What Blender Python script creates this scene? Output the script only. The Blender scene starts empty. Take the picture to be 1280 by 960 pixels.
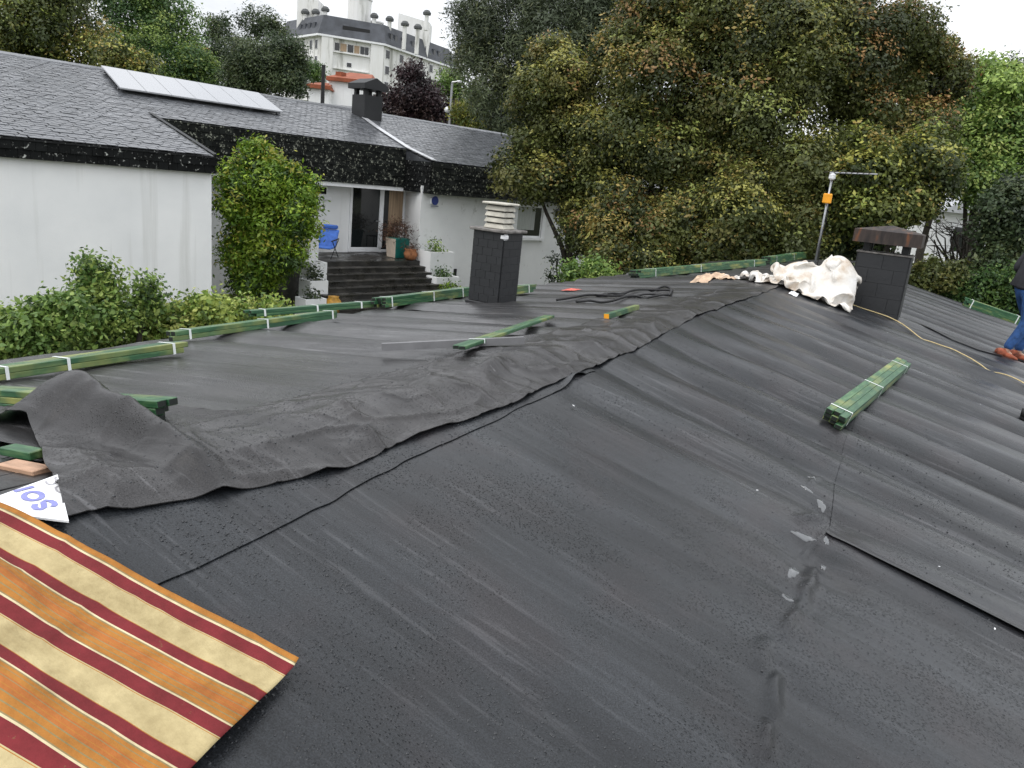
import bpy, bmesh, math, random
import numpy as np
from mathutils import Vector, Matrix

SC = bpy.context.scene
COL = SC.collection

# ------------------------------------------------------------------ camera
EYE = np.array([0.0, 0.0, 5.0])
FOC = 961.0                                   # focal length in photo pixels (1280 wide)
_nad = np.array([-370.0, 3620.0, FOC]); _UP = -_nad / np.linalg.norm(_nad)
_vp = np.array([570.0, -197.0, FOC]); _Y = _vp - _UP * _vp.dot(_UP); _Y /= np.linalg.norm(_Y)
RC = np.stack([np.cross(_Y, _UP), _Y, _UP])   # world = RC @ (right, down, forward)
cam_d = bpy.data.cameras.new('camera')
cam_d.sensor_width = 36.0
cam_d.lens = FOC / 1280.0 * 36.0
cam_d.clip_start = 0.05
cam_d.clip_end = 5000.0
cam = bpy.data.objects.new('camera', cam_d)
COL.objects.link(cam)
_M = Matrix.Identity(4)
for i in range(3):
    _M[i][0] = RC[i, 0]; _M[i][1] = -RC[i, 1]; _M[i][2] = -RC[i, 2]; _M[i][3] = EYE[i]
cam.matrix_world = _M
SC.camera = cam

# ------------------------------------------------------------------ sky and sun: overcast
SUN_EL, SUN_AZ = 58.0, 200.0
world = bpy.data.worlds.new('World'); SC.world = world; world.use_nodes = True
wt = world.node_tree; wt.nodes.clear()
w_out = wt.nodes.new('ShaderNodeOutputWorld')
w_bg = wt.nodes.new('ShaderNodeBackground')
sky = wt.nodes.new('ShaderNodeTexSky'); sky.sky_type = 'NISHITA'; sky.sun_disc = False
sky.sun_elevation = math.radians(SUN_EL); sky.sun_rotation = math.radians(SUN_AZ)
sky.air_density = 1.0; sky.dust_density = 4.0
tc = wt.nodes.new('ShaderNodeTexCoord')
mp = wt.nodes.new('ShaderNodeMapping'); mp.inputs['Scale'].default_value = (1.0, 1.0, 2.6)
nz = wt.nodes.new('ShaderNodeTexNoise'); nz.inputs['Scale'].default_value = 3.6; nz.inputs['Detail'].default_value = 6
cr = wt.nodes.new('ShaderNodeValToRGB')
cr.color_ramp.elements[0].position = 0.36; cr.color_ramp.elements[0].color = (5.7, 5.9, 6.2, 1)
cr.color_ramp.elements[1].position = 0.62; cr.color_ramp.elements[1].color = (10.2, 10.3, 10.5, 1)
mx = wt.nodes.new('ShaderNodeMix'); mx.data_type = 'RGBA'; mx.inputs[0].default_value = 0.9
wt.links.new(tc.outputs['Generated'], mp.inputs['Vector'])
wt.links.new(mp.outputs['Vector'], nz.inputs['Vector'])
wt.links.new(nz.outputs['Fac'], cr.inputs['Fac'])
wt.links.new(sky.outputs['Color'], mx.inputs['A'])
wt.links.new(cr.outputs['Color'], mx.inputs['B'])
sx_ = wt.nodes.new('ShaderNodeSeparateXYZ'); wt.links.new(tc.outputs['Generated'], sx_.inputs[0])
mr = wt.nodes.new('ShaderNodeMapRange'); mr.inputs['From Min'].default_value = 0.0; mr.inputs['From Max'].default_value = 1.0; mr.inputs['To Min'].default_value = 0.85; mr.inputs['To Max'].default_value = 1.55
wt.links.new(sx_.outputs['Z'], mr.inputs['Value'])
ml = wt.nodes.new('ShaderNodeVectorMath'); ml.operation = 'SCALE'      # overcast sky: brighter overhead than at the horizon
wt.links.new(mx.outputs['Result'], ml.inputs[0]); wt.links.new(mr.outputs['Result'], ml.inputs['Scale'])
wt.links.new(ml.outputs['Vector'], w_bg.inputs['Color'])
w_bg.inputs['Strength'].default_value = 0.145
wt.links.new(w_bg.outputs['Background'], w_out.inputs['Surface'])
sun_d = bpy.data.lights.new('sun', 'SUN'); sun_d.energy = 1.0; sun_d.angle = math.radians(35); sun_d.color = (1.0, 0.98, 0.95)
sun = bpy.data.objects.new('sun', sun_d); COL.objects.link(sun)
_a, _e = math.radians(SUN_AZ), math.radians(SUN_EL)
sun_dir = Vector((math.sin(_a) * math.cos(_e), math.cos(_a) * math.cos(_e), math.sin(_e)))
sun.rotation_euler = sun_dir.to_track_quat('Z', 'Y').to_euler()
SC.view_settings.view_transform = 'Standard'; SC.view_settings.look = 'None'
SC.view_settings.exposure = 0.15; SC.view_settings.gamma = 1.0
SC.view_settings.use_curve_mapping = False
SC.cycles.max_bounces = 6
SC.cycles.transparent_max_bounces = 8

# ------------------------------------------------------------------ helpers
rng = np.random.default_rng(7)
def ray(px, py): return RC @ np.array([px - 640.0, py - 480.0, FOC])
def on_plane(px, py, n, d):
    r = ray(px, py); n = np.asarray(n, float)
    return EYE + r * ((d - n @ EYE) / (n @ r))
def at_depth(px, py, D): return EYE + ray(px, py) * (D / FOC)

def tag(o, label=None, cat=None, group=None, kind=None):
    if label: o['label'] = label
    if cat: o['category'] = cat
    if group: o['group'] = group
    if kind: o['kind'] = kind
    return o
def empty(name, loc, label=None, cat=None, group=None, mat=None):
    o = bpy.data.objects.new(name, None); COL.objects.link(o); o.empty_display_size = 0.2
    if mat is not None: o.matrix_world = mat
    else: o.location = Vector([float(c) for c in loc])
    return tag(o, label, cat, group)
def mk(name, verts, faces, mat, parent=None, smooth=False, origin=None, kind=None):
    """mesh object; verts are in world coordinates (origin: subtracted) or, with parent, in the parent's frame when origin is None"""
    me = bpy.data.meshes.new(name)
    v = np.asarray(verts, float)
    if origin is not None: v = v - np.asarray(origin, float)
    me.from_pydata(v.tolist(), [], [tuple(int(i) for i in f) for f in faces])
    if smooth: me.polygons.foreach_set('use_smooth', [True] * len(me.polygons))
    me.update()
    o = bpy.data.objects.new(name, me); COL.objects.link(o)
    if mat: me.materials.append(mat)
    if parent is not None: o.parent = parent
    elif origin is not None: o.location = Vector([float(c) for c in origin])
    if kind: o['kind'] = kind
    return o
def link(name, me, parent=None, mat4=None, loc=None):
    o = bpy.data.objects.new(name, me); COL.objects.link(o)
    if parent is not None: o.parent = parent
    if mat4 is not None: o.matrix_local = mat4
    if loc is not None: o.location = Vector([float(c) for c in loc])
    return o

BOXF = [(0,3,2,1),(4,5,6,7),(0,1,5,4),(1,2,6,5),(2,3,7,6),(3,0,4,7)]
class MB:
    """collects verts and faces for ONE mesh"""
    def __init__(s): s.v = []; s.f = []
    def add(s, v, f):
        b = len(s.v); s.v += [tuple(map(float, p)) for p in v]; s.f += [tuple(b + i for i in q) for q in f]; return s
    def box(s, x0, x1, y0, y1, z0, z1, T=None):
        v = [(x0,y0,z0),(x1,y0,z0),(x1,y1,z0),(x0,y1,z0),(x0,y0,z1),(x1,y0,z1),(x1,y1,z1),(x0,y1,z1)]
        if T is not None: v = [T(*p) for p in v]
        return s.add(v, BOXF)
    def prism(s, poly, z0, z1, T=None):
        n = len(poly)
        v = [(p[0], p[1], z0) for p in poly] + [(p[0], p[1], z1) for p in poly]
        if T is not None: v = [T(*p) for p in v]
        f = [tuple(range(n))[::-1], tuple(range(n, 2*n))] + [(i, (i+1) % n, n + (i+1) % n, n + i) for i in range(n)]
        return s.add(v, f)
    def lathe(s, prof, n=12, c=(0,0,0)):
        v = []; f = []
        for r, z in prof:
            for k in range(n):
                a = 2*math.pi*k/n; v.append((c[0] + r*math.cos(a), c[1] + r*math.sin(a), c[2] + z))
        for j in range(len(prof)-1):
            for k in range(n): f.append((j*n+k, j*n+(k+1) % n, (j+1)*n+(k+1) % n, (j+1)*n+k))
        f.append(tuple(range(n))[::-1]); f.append(tuple(range((len(prof)-1)*n, len(prof)*n)))
        return s.add(v, f)
    def tube(s, pts, rad, n=6, caps=True):
        pts = [np.asarray(p, float) for p in pts]; m = len(pts)
        rad = rad if hasattr(rad, '__len__') else [rad]*m
        v = []; f = []; up0 = None
        for i in range(m):
            t = pts[min(i+1, m-1)] - pts[max(i-1, 0)]; t = t / (np.linalg.norm(t) + 1e-9)
            if up0 is None:
                up0 = np.array([0,0,1.0]) if abs(t[2]) < 0.9 else np.array([1.0,0,0])
            a = np.cross(t, up0); a /= (np.linalg.norm(a) + 1e-9); b = np.cross(a, t); up0 = b
            for k in range(n):
                th = 2*math.pi*k/n; v.append(pts[i] + rad[i]*(math.cos(th)*a + math.sin(th)*b))
        for i in range(m-1):
            for k in range(n): f.append((i*n+k, i*n+(k+1) % n, (i+1)*n+(k+1) % n, (i+1)*n+k))
        if caps: f.append(tuple(range(n))[::-1]); f.append(tuple(range((m-1)*n, m*n)))
        return s.add(v, f)
    def obj(s, name, mat, parent=None, smooth=False, origin=None, kind=None, bevel=0.0):
        o = mk(name, s.v, s.f, mat, parent, smooth, origin, kind)
        if bevel > 0:
            bm = bmesh.new(); bm.from_mesh(o.data)
            bmesh.ops.bevel(bm, geom=bm.edges[:], offset=bevel, segments=1, affect='EDGES')
            bm.to_mesh(o.data); bm.free()
        return o

# smooth value noise in numpy -----------------------------------------------------------
_perm = rng.random(4096)
def _h(i, j, k=0): return _perm[(i * 73 + j * 1319 + k * 3571 + (i * j) % 911) % 4096]
def noise2(x, y, seed=0):
    x = np.asarray(x, float) + 137.3 * (seed + 1); y = np.asarray(y, float) + 91.7 * (seed + 1) + 500
    xi = np.floor(x).astype(int); yi = np.floor(y).astype(int); fx = x - xi; fy = y - yi
    fx = fx*fx*(3-2*fx); fy = fy*fy*(3-2*fy); xi = xi + 5000; yi = yi + 5000
    a = _h(xi, yi, seed); b = _h(xi+1, yi, seed); c = _h(xi, yi+1, seed); d = _h(xi+1, yi+1, seed)
    return (a*(1-fx)+b*fx)*(1-fy) + (c*(1-fx)+d*fx)*fy
def noise3(p, seed=0):
    p = np.asarray(p, float)
    z = p[..., 2]; zi = np.floor(z); fz = z - zi; fz = fz*fz*(3-2*fz)
    a = noise2(p[..., 0] + zi*17.31, p[..., 1] + zi*5.77, seed); b = noise2(p[..., 0] + (zi+1)*17.31, p[..., 1] + (zi+1)*5.77, seed)
    return a*(1-fz) + b*fz
def sstep(a, b, x):
    t = np.clip((np.asarray(x, float) - a) / (b - a), 0, 1); return t*t*(3-2*t)

# ------------------------------------------------------------------ materials
class NT:
    def __init__(s, name):
        s.m = bpy.data.materials.new(name); s.m.use_nodes = True; s.t = s.m.node_tree
        s.b = s.t.nodes['Principled BSDF']
    def n(s, t, **kw):
        o = s.t.nodes.new(t)
        for k, v in kw.items(): setattr(o, k, v)
        return o
    def l(s, a, b): s.t.links.new(a, b)
    def coord(s, scale=(1,1,1), kind='Object', rot=(0,0,0)):
        c = s.n('ShaderNodeTexCoord'); m = s.n('ShaderNodeMapping')
        m.inputs['Scale'].default_value = scale; m.inputs['Rotation'].default_value = rot
        s.l(c.outputs[kind], m.inputs['Vector']); return m.outputs['Vector']
    def noise(s, vec, scale, detail=4, rough=0.55):
        o = s.n('ShaderNodeTexNoise'); o.inputs['Scale'].default_value = scale
        o.inputs['Detail'].default_value = detail; o.inputs['Roughness'].default_value = rough
        if vec is not None: s.l(vec, o.inputs['Vector'])
        return o.outputs['Fac']
    def ramp(s, fac, stops, interp='LINEAR'):
        o = s.n('ShaderNodeValToRGB'); o.color_ramp.interpolation = interp
        e = o.color_ramp.elements
        while len(e) < len(stops): e.new(0.5)
        for i, (p, c) in enumerate(stops):
            e[i].position = p; e[i].color = (*c, 1) if hasattr(c, '__len__') else (c, c, c, 1)
        s.l(fac, o.inputs['Fac']); return o.outputs['Color']
    def mix(s, fac, a, b, mode='MIX'):
        o = s.n('ShaderNodeMix', data_type='RGBA', blend_type=mode)
        for k, val in ((0, fac), ('A', a), ('B', b)):
            inp = o.inputs[k]
            if hasattr(val, 'links'): s.l(val, inp)
            elif k == 0: inp.default_value = val
            else: inp.default_value = (*val, 1)
        return o.outputs['Result']
    def math(s, op, a, b=0.0):
        o = s.n('ShaderNodeMath', operation=op)
        for i, val in enumerate((a, b)):
            if hasattr(val, 'links'): s.l(val, o.inputs[i])
            else: o.inputs[i].default_value = val
        return o.outputs[0]
    def bump(s, h, strength=0.3, dist=0.01, prev=None):
        o = s.n('ShaderNodeBump'); o.inputs['Strength'].default_value = strength; o.inputs['Distance'].default_value = dist
        s.l(h, o.inputs['Height'])
        if prev is not None: s.l(prev, o.inputs['Normal'])
        return o.outputs['Normal']
    def fin(s, color=None, rough=None, normal=None, spec=None, metal=None):
        for key, val in (('Base Color', color), ('Roughness', rough), ('Normal', normal), ('Specular IOR Level', spec), ('Metallic', metal)):
            if val is None: continue
            if hasattr(val, 'links'): s.l(val, s.b.inputs[key])
            elif key == 'Base Color': s.b.inputs[key].default_value = (*val, 1)
            else: s.b.inputs[key].default_value = val
        return s.m

def simple(name, color, rough=0.6, var=0.25, scale=8, bump=0.0, bscale=60, spec=0.4, metal=0.0, stretch=(1,1,1)):
    t = NT(name); v = t.coord(stretch)
    f = t.noise(v, scale, 5)
    lo = tuple(c*(1-var) for c in color); hi = tuple(min(1, c*(1+var)) for c in color)
    col = t.ramp(f, [(0.3, lo), (0.7, hi)])
    nr = t.bump(t.noise(v, bscale, 4), bump, 0.01) if bump > 0 else None
    return t.fin(col, rough, nr, spec, metal)

M = {}
def membrane(name, base, dust, warm):
    t = NT(name); v = t.coord()
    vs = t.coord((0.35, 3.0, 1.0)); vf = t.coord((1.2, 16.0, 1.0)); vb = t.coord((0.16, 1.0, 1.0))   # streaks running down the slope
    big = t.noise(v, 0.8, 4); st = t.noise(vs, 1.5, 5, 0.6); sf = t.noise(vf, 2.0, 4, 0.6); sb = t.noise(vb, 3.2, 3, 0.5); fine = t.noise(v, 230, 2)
    pat = t.noise(v, 2.2, 5, 0.6)
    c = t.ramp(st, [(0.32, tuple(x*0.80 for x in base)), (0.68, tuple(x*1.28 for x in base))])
    c = t.mix(t.ramp(pat, [(0.48, 0.0), (0.68, 0.75)]), c, warm)
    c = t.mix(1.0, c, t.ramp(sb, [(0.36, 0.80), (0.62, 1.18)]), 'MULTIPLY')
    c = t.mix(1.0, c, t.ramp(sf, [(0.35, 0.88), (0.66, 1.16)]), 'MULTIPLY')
    c = t.mix(1.0, c, t.ramp(fine, [(0.34, 0.50), (0.66, 1.55)]), 'MULTIPLY')
    dm = t.math('MULTIPLY', t.ramp(sf, [(0.56, 0.0), (0.70, 1.0)]), t.ramp(big, [(0.40, 0.0), (0.60, 1.0)]))
    c = t.mix(t.math('MULTIPLY', dm, dust), c, (0.22, 0.22, 0.23))
    sc_ = t.math('MULTIPLY', t.ramp(t.noise(t.coord((2.0, 9.0, 1.0)), 7.0, 6, 0.7), [(0.665, 0.0), (0.70, 1.0)]), t.ramp(t.noise(v, 1.4, 3), [(0.5, 0.0), (0.62, 1.0)]))
    c = t.mix(t.math('MULTIPLY', sc_, min(1.0, dust*1.4)), c, (0.30, 0.30, 0.31))       # scuffs
    vor = t.n('ShaderNodeTexVoronoi', feature='F1'); vor.inputs['Scale'].default_value = 85; t.l(v, vor.inputs['Vector'])
    dr = t.ramp(vor.outputs['Distance'], [(0.0, 1.0), (0.36, 0.0)])
    dmask = t.ramp(t.noise(v, 3.2, 4), [(0.45, 0.0), (0.58, 1.0)])
    dr = t.math('MULTIPLY', dr, dmask)
    n1 = t.bump(fine, 0.55, 0.0012); n2 = t.bump(dr, 0.6, 0.006, n1); n3 = t.bump(sf, 0.35, 0.006, n2)
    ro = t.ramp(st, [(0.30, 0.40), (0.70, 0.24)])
    return t.fin(c, ro, n3, 0.33)
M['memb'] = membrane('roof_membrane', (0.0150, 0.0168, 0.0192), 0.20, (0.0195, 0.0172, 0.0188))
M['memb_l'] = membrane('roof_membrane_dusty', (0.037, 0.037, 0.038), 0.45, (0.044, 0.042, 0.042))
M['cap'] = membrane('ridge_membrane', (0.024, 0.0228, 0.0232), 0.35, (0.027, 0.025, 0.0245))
t = NT('water_drop'); t.fin((0.035, 0.037, 0.04), 0.04, None, 0.5); t.b.inputs['IOR'].default_value = 1.33; M['drop'] = t.m
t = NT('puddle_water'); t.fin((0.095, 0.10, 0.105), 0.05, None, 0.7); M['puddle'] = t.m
M['black'] = simple('black_rubber', (0.012, 0.012, 0.013), 0.6, 0.3, 20)
M['tape'] = simple('black_tape', (0.010, 0.010, 0.011), 0.45, 0.3, 30)

# green treated battens
t = NT('green_batten'); v = t.coord((1, 8, 8)); v2 = t.coord((1, 1, 1)); oi = t.n('ShaderNodeObjectInfo')
def _shift(t, vec, oi):
    a = t.n('ShaderNodeVectorMath', operation='ADD'); t.l(vec, a.inputs[0]); t.l(t.math('MULTIPLY', oi.outputs['Random'], 43.0), a.inputs[1]); return a.outputs[0]
v = _shift(t, v, oi); v2 = _shift(t, v2, oi)
n1 = t.noise(v, 5, 6, 0.6); n2 = t.noise(v2, 1.9, 4)
gc = t.ramp(n1, [(0.25, (0.010, 0.046, 0.020)), (0.5, (0.034, 0.115, 0.046)), (0.72, (0.13, 0.235, 0.10))])
gc = t.mix(t.ramp(n2, [(0.50, 0.0), (0.66, 0.85)]), gc, (0.36, 0.36, 0.10))
gc = t.mix(t.math('MULTIPLY', oi.outputs['Random'], 0.45), gc, (0.01, 0.06, 0.03))
M['green'] = t.fin(gc, 0.42, t.bump(n1, 0.3, 0.004), 0.5)
t = NT('batten_end_grain'); v = t.coord(); M['green_end'] = t.fin(t.ramp(t.noise(v, 40, 4), [(0.3, (0.002, 0.004, 0.003)), (0.7, (0.008, 0.016, 0.010))]), 0.6)
M['strap'] = simple('white_strap', (0.72, 0.76, 0.74), 0.35, 0.06, 30)
M['wood'] = simple('raw_wood', (0.42, 0.26, 0.17), 0.6, 0.35, 6, 0.2, 40, stretch=(1, 6, 6))
M['alu'] = simple('grey_metal', (0.24, 0.245, 0.26), 0.5, 0.25, 12, metal=0.2)
M['galv'] = simple('galvanised_pole', (0.36, 0.37, 0.38), 0.4, 0.25, 14, metal=0.7)

# slate
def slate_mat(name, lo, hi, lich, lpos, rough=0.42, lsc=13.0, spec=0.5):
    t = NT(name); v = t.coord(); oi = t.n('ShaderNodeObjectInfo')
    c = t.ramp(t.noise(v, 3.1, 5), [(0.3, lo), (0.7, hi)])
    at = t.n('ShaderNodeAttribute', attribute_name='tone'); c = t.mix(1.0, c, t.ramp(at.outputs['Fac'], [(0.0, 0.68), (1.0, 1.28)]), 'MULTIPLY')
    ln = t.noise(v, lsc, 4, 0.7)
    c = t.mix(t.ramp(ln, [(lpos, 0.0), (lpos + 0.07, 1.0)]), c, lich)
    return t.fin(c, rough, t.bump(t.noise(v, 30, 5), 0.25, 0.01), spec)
M['slate'] = slate_mat('wet_roof_slate', (0.050, 0.055, 0.062), (0.115, 0.12, 0.13), (0.40, 0.41, 0.42), 0.61, 0.34)
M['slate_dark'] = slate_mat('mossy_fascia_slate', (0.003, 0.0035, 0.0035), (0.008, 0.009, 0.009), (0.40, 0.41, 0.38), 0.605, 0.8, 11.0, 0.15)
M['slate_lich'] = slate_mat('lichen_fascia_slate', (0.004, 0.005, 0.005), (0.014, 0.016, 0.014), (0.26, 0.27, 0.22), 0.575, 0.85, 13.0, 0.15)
M['slate_ch'] = slate_mat('chimney_slate', (0.012, 0.0135, 0.0155), (0.024, 0.0255, 0.028), (0.05, 0.05, 0.05), 0.70, 0.6)
M['slate_old'] = slate_mat('old_wet_slate', (0.004, 0.0045, 0.005), (0.012, 0.013, 0.013), (0.07, 0.07, 0.07), 0.64, 0.35)

# white render
t = NT('white_render'); v = t.coord()
vst = t.coord((1.4, 1.4, 0.07)); stn = t.noise(vst, 2.2, 5, 0.6)
c = t.ramp(t.noise(v, 1.2, 5), [(0.3, (0.77, 0.78, 0.78)), (0.7, (0.84, 0.845, 0.84))])
c = t.mix(t.ramp(stn, [(0.55, 0.0), (0.78, 0.55)]), c, (0.50, 0.50, 0.47))
M['white'] = t.fin(c, 0.85, t.bump(t.noise(v, 45, 4), 0.25, 0.01), 0.2)
t = NT('stained_white_render'); v = t.coord()
c = t.ramp(t.noise(v, 0.9, 5), [(0.3, (0.68, 0.69, 0.69)), (0.7, (0.78, 0.79, 0.785))])
c = t.mix(t.ramp(t.noise(v, 2.6, 7, 0.7), [(0.60, 0.0), (0.76, 0.8)]), c, (0.30, 0.30, 0.27))
M['white_st'] = t.fin(c, 0.9, t.bump(t.noise(v, 40, 4), 0.3, 0.01), 0.2)
M['paint'] = simple('white_paint', (0.80, 0.81, 0.82), 0.45, 0.05, 5)
M['glass'] = NT('window_glass').fin((0.012, 0.014, 0.015), 0.06, None, 0.7)
M['curtain'] = simple('brown_curtain', (0.36, 0.26, 0.17), 0.7, 0.35, 3, stretch=(6, 6, 0.4))
t = NT('dark_stone_steps'); v = t.coord()
c = t.ramp(t.noise(v, 3.0, 6), [(0.3, (0.010, 0.010, 0.009)), (0.55, (0.028, 0.026, 0.022)), (0.8, (0.075, 0.07, 0.06))])
M['steps'] = t.fin(c, t.ramp(t.noise(v, 2.0, 4), [(0.35, 0.12), (0.6, 0.6)]), t.bump(t.noise(v, 25, 5), 0.4, 0.01), 0.5)
t = NT('ground_soil'); v = t.coord(); c = t.ramp(t.noise(v, 0.25, 8), [(0.3, (0.035, 0.05, 0.018)), (0.6, (0.06, 0.065, 0.03)), (0.8, (0.10, 0.085, 0.06))])
M['ground'] = t.fin(c, 0.95, t.bump(t.noise(v, 3, 6), 0.5, 0.05), 0.2)
t = NT('solar_glass'); v = t.coord(); M['solar'] = t.fin((0.13, 0.14, 0.16), 0.22, None, 0.6); t.b.inputs['Coat Weight'].default_value = 0.4; t.b.inputs['Coat Roughness'].default_value = 0.1
M['rust'] = simple('rusty_sheet', (0.070, 0.052, 0.046), 0.7, 0.55, 6, 0.3, 40, stretch=(3, 3, 0.6))
t = NT('rusty_chimney_sheet'); v = t.coord((4, 4, 0.8)); c = t.ramp(t.noise(v, 3.0, 6), [(0.35, (0.020, 0.017, 0.0165)), (0.58, (0.050, 0.038, 0.033)), (0.70, (0.15, 0.06, 0.028)), (0.9, (0.03, 0.026, 0.026))]); M['rust'] = t.fin(c, 0.65, None, 0.3)
M['concrete'] = simple('weathered_concrete', (0.47, 0.45, 0.39), 0.9, 0.28, 7, 0.4, 30)
M['slab'] = simple('lichen_slab', (0.17, 0.16, 0.15), 0.8, 0.5, 14, 0.4, 30)
t = NT('crumpled_white_sheet'); v = t.coord(); c = t.ramp(t.noise(v, 3.2, 6, 0.65), [(0.34, (0.48, 0.39, 0.30)), (0.50, (0.68, 0.65, 0.60)), (0.66, (0.76, 0.75, 0.73))])
M['tarp'] = t.fin(c, 0.6, t.bump(t.noise(v, 14, 5, 0.6), 0.5, 0.02), 0.4)
M['orange'] = simple('orange_plastic', (0.85, 0.36, 0.02), 0.45, 0.1, 10)
M['rope'] = simple('straw_rope', (0.52, 0.42, 0.22), 0.8, 0.2, 60)
M['kraft'] = simple('kraft_paper', (0.50, 0.36, 0.25), 0.8, 0.4, 9)
M['redrag'] = simple('red_rag', (0.55, 0.12, 0.09), 0.8, 0.4, 20)
M['blue'] = simple('blue_cloth', (0.05, 0.14, 0.48), 0.7, 0.3, 6)
M['teal'] = simple('teal_pot', (0.01, 0.12, 0.10), 0.35, 0.3, 6)
M['terra'] = simple('terracotta', (0.30, 0.12, 0.05), 0.7, 0.3, 8)
M['ochre'] = simple('ochre_glaze', (0.42, 0.22, 0.03), 0.5, 0.4, 10)
M['brownplant'] = simple('dry_twigs', (0.16, 0.09, 0.06), 0.9, 0.4, 20)
M['roof_or'] = simple('orange_roof_tiles', (0.26, 0.075, 0.035), 0.8, 0.3, 2)
M['bark'] = simple('bark', (0.035, 0.03, 0.024), 0.95, 0.4, 6, 0.6, 14, stretch=(1, 1, 0.3))
t = NT('apartment_render'); v = t.coord((0.5, 0.5, 0.08)); c = t.ramp(t.noise(v, 1.1, 6, 0.65), [(0.32, (0.36, 0.36, 0.33)), (0.44, (0.74, 0.74, 0.71)), (0.68, (0.82, 0.82, 0.81))]); M['apt'] = t.fin(c, 0.9, None, 0.2)
M['apt_roof'] = simple('grey_slate_mansard', (0.055, 0.060, 0.070), 0.55, 0.35, 0.6)
M['concrete_dk'] = simple('dark_vent_cowl', (0.09, 0.095, 0.095), 0.8, 0.3, 2)

def leaf_mat(name, rough=0.45, trans=0.30):
    t = NT(name); at = t.n('ShaderNodeAttribute', attribute_name='col')
    t.fin(at.outputs['Color'], rough, None, 0.35)
    tr = t.n('ShaderNodeBsdfTranslucent'); t.l(at.outputs['Color'], tr.inputs['Color'])
    ms = t.n('ShaderNodeMixShader'); ms.inputs[0].default_value = trans
    out = t.t.nodes['Material Output']
    t.l(t.b.outputs[0], ms.inputs[1]); t.l(tr.outputs[0], ms.inputs[2]); t.l(ms.outputs[0], out.inputs['Surface'])
    return t.m
M['leaf'] = leaf_mat('foliage')

# ------------------------------------------------------------------ our roof: shape
RH = 4.0; XR = -2.049
TL, TR = math.tan(math.radians(8)), math.tan(math.radians(13))
def onL(px, py): return on_plane(px, py, (-TL, 0, 1), RH - TL*XR)
def onR(px, py): return on_plane(px, py, (TR, 0, 1), RH + TR*XR)
NL = np.array([-TL, 0, 1]) / math.hypot(TL, 1); NR = np.array([TR, 0, 1]) / math.hypot(TR, 1)
def base_z(x, y):
    a = RH + TL*(x - XR); b = RH - TR*(x - XR)
    k = 0.035; h = np.clip(0.5 + 0.5*(b - a)/k, 0, 1)
    return b*(1-h) + a*h - k*h*(1-h)
def folds(x, y):
    """tension folds of the membrane, running down the slope"""
    d = np.abs(x - XR)
    w = 0.10*(noise2(x*0.5, y*0.7, 9) - 0.5)
    yy = y + w
    s = (noise2(x*0.16, yy*2.4, 1) - 0.5)*0.040 + (noise2(x*0.22, yy*5.0, 2) - 0.5)*0.036 + (noise2(x*0.4, yy*11, 3) - 0.5)*0.010
    rip = np.abs(np.sin(yy*5.3 + 2.6*noise2(x*0.25, yy*0.6, 11)))**0.8
    s = s + 0.075*(rip - 0.6)*sstep(1.8, 6.0, y)*(0.5 + noise2(x*0.3, yy*1.1, 10))
    right = sstep(0.05, 1.1, x - XR)*(0.42 + 0.58*sstep(2.0, 5.0, y)); left = sstep(0.05, 0.9, XR - x)*0.55
    s = s*(0.15 + right + left)
    s = s + (noise2(x*1.3, y*1.3, 4) - 0.5)*0.012
    return s
SEAM = np.array([onR(*p)[:2] for p in [(1115,412),(1085,480),(1040,600),(1038,660),(1000,740),(985,830),(960,940)]])
def seam_x(y):
    o = np.argsort(SEAM[:, 1]); return np.interp(y, SEAM[o, 1], SEAM[o, 0])
def seam_pucker(x, y):
    dx = x - seam_x(y); act = sstep(5.6, 4.4, y)*(0.45 + 0.55*noise2(y*0.9, 0*y, 6))
    g = -0.012*np.exp(-(dx/0.20)**2)
    wr = (noise2(x*3.5 + y*2.2, y*4.6, 7) - 0.5)*0.060*np.exp(-(dx/0.17)**2) + (noise2(x*9, y*11, 8) - 0.5)*0.016*np.exp(-(dx/0.13)**2)
    cr_ = 0.007*np.exp(-((dx + 0.03*(noise2(y*2.7, 0*y, 44) - .5) + 0.012*np.sin(y*23))/0.011)**2)*(0.3 + noise2(y*4, 0*y, 45))
    fr_ = 0.010*(noise2(x*6 + 1.5*np.sin(y*9), y*26, 43) - 0.5)*np.exp(-(dx/0.10)**2)
    return (g + wr + cr_ + fr_)*act + g*0.5*sstep(12, 9, y)*(1-sstep(5.6, 4.4, y)*1.0)
SFOLD = [(onR(*p)[:2], onR(*q)[:2], h, w_) for p, q, h, w_ in [((992,648),(1046,652),.030,.022),((1002,760),(1022,700),.030,.025),((962,900),(972,842),.034,.022),((950,955),(962,905),.026,.02),((1000,690),(1030,668),.018,.015),((975,800),(1000,762),.020,.02),((1008,610),(1030,590),.014,.012),((940,840),(965,800),.018,.03),((985,760),(960,738),.010,.012)]]
def seam_folds(x, y):
    z = 0.0
    for a, b_, h, w_ in SFOLD:
        d = b_ - a; L = math.hypot(*d); d = d/L; s = (x - a[0])*d[0] + (y - a[1])*d[1]; q = (y - a[1])*d[0] - (x - a[0])*d[1] + 0.25*w_*np.sin(s*30)
        e = np.clip(s/L, 0, 1)*(1 - np.clip(s/L, 0, 1))*4
        z = z + h*np.exp(-(q/w_)**2)*np.where((s > 0) & (s < L), e**0.6, 0)
    return z
def roof_z(x, y): return seam_folds(x, y) + base_z(x, y) + folds(x, y) + np.where(np.asarray(x) > XR, seam_pucker(x, y), 0)

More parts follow.
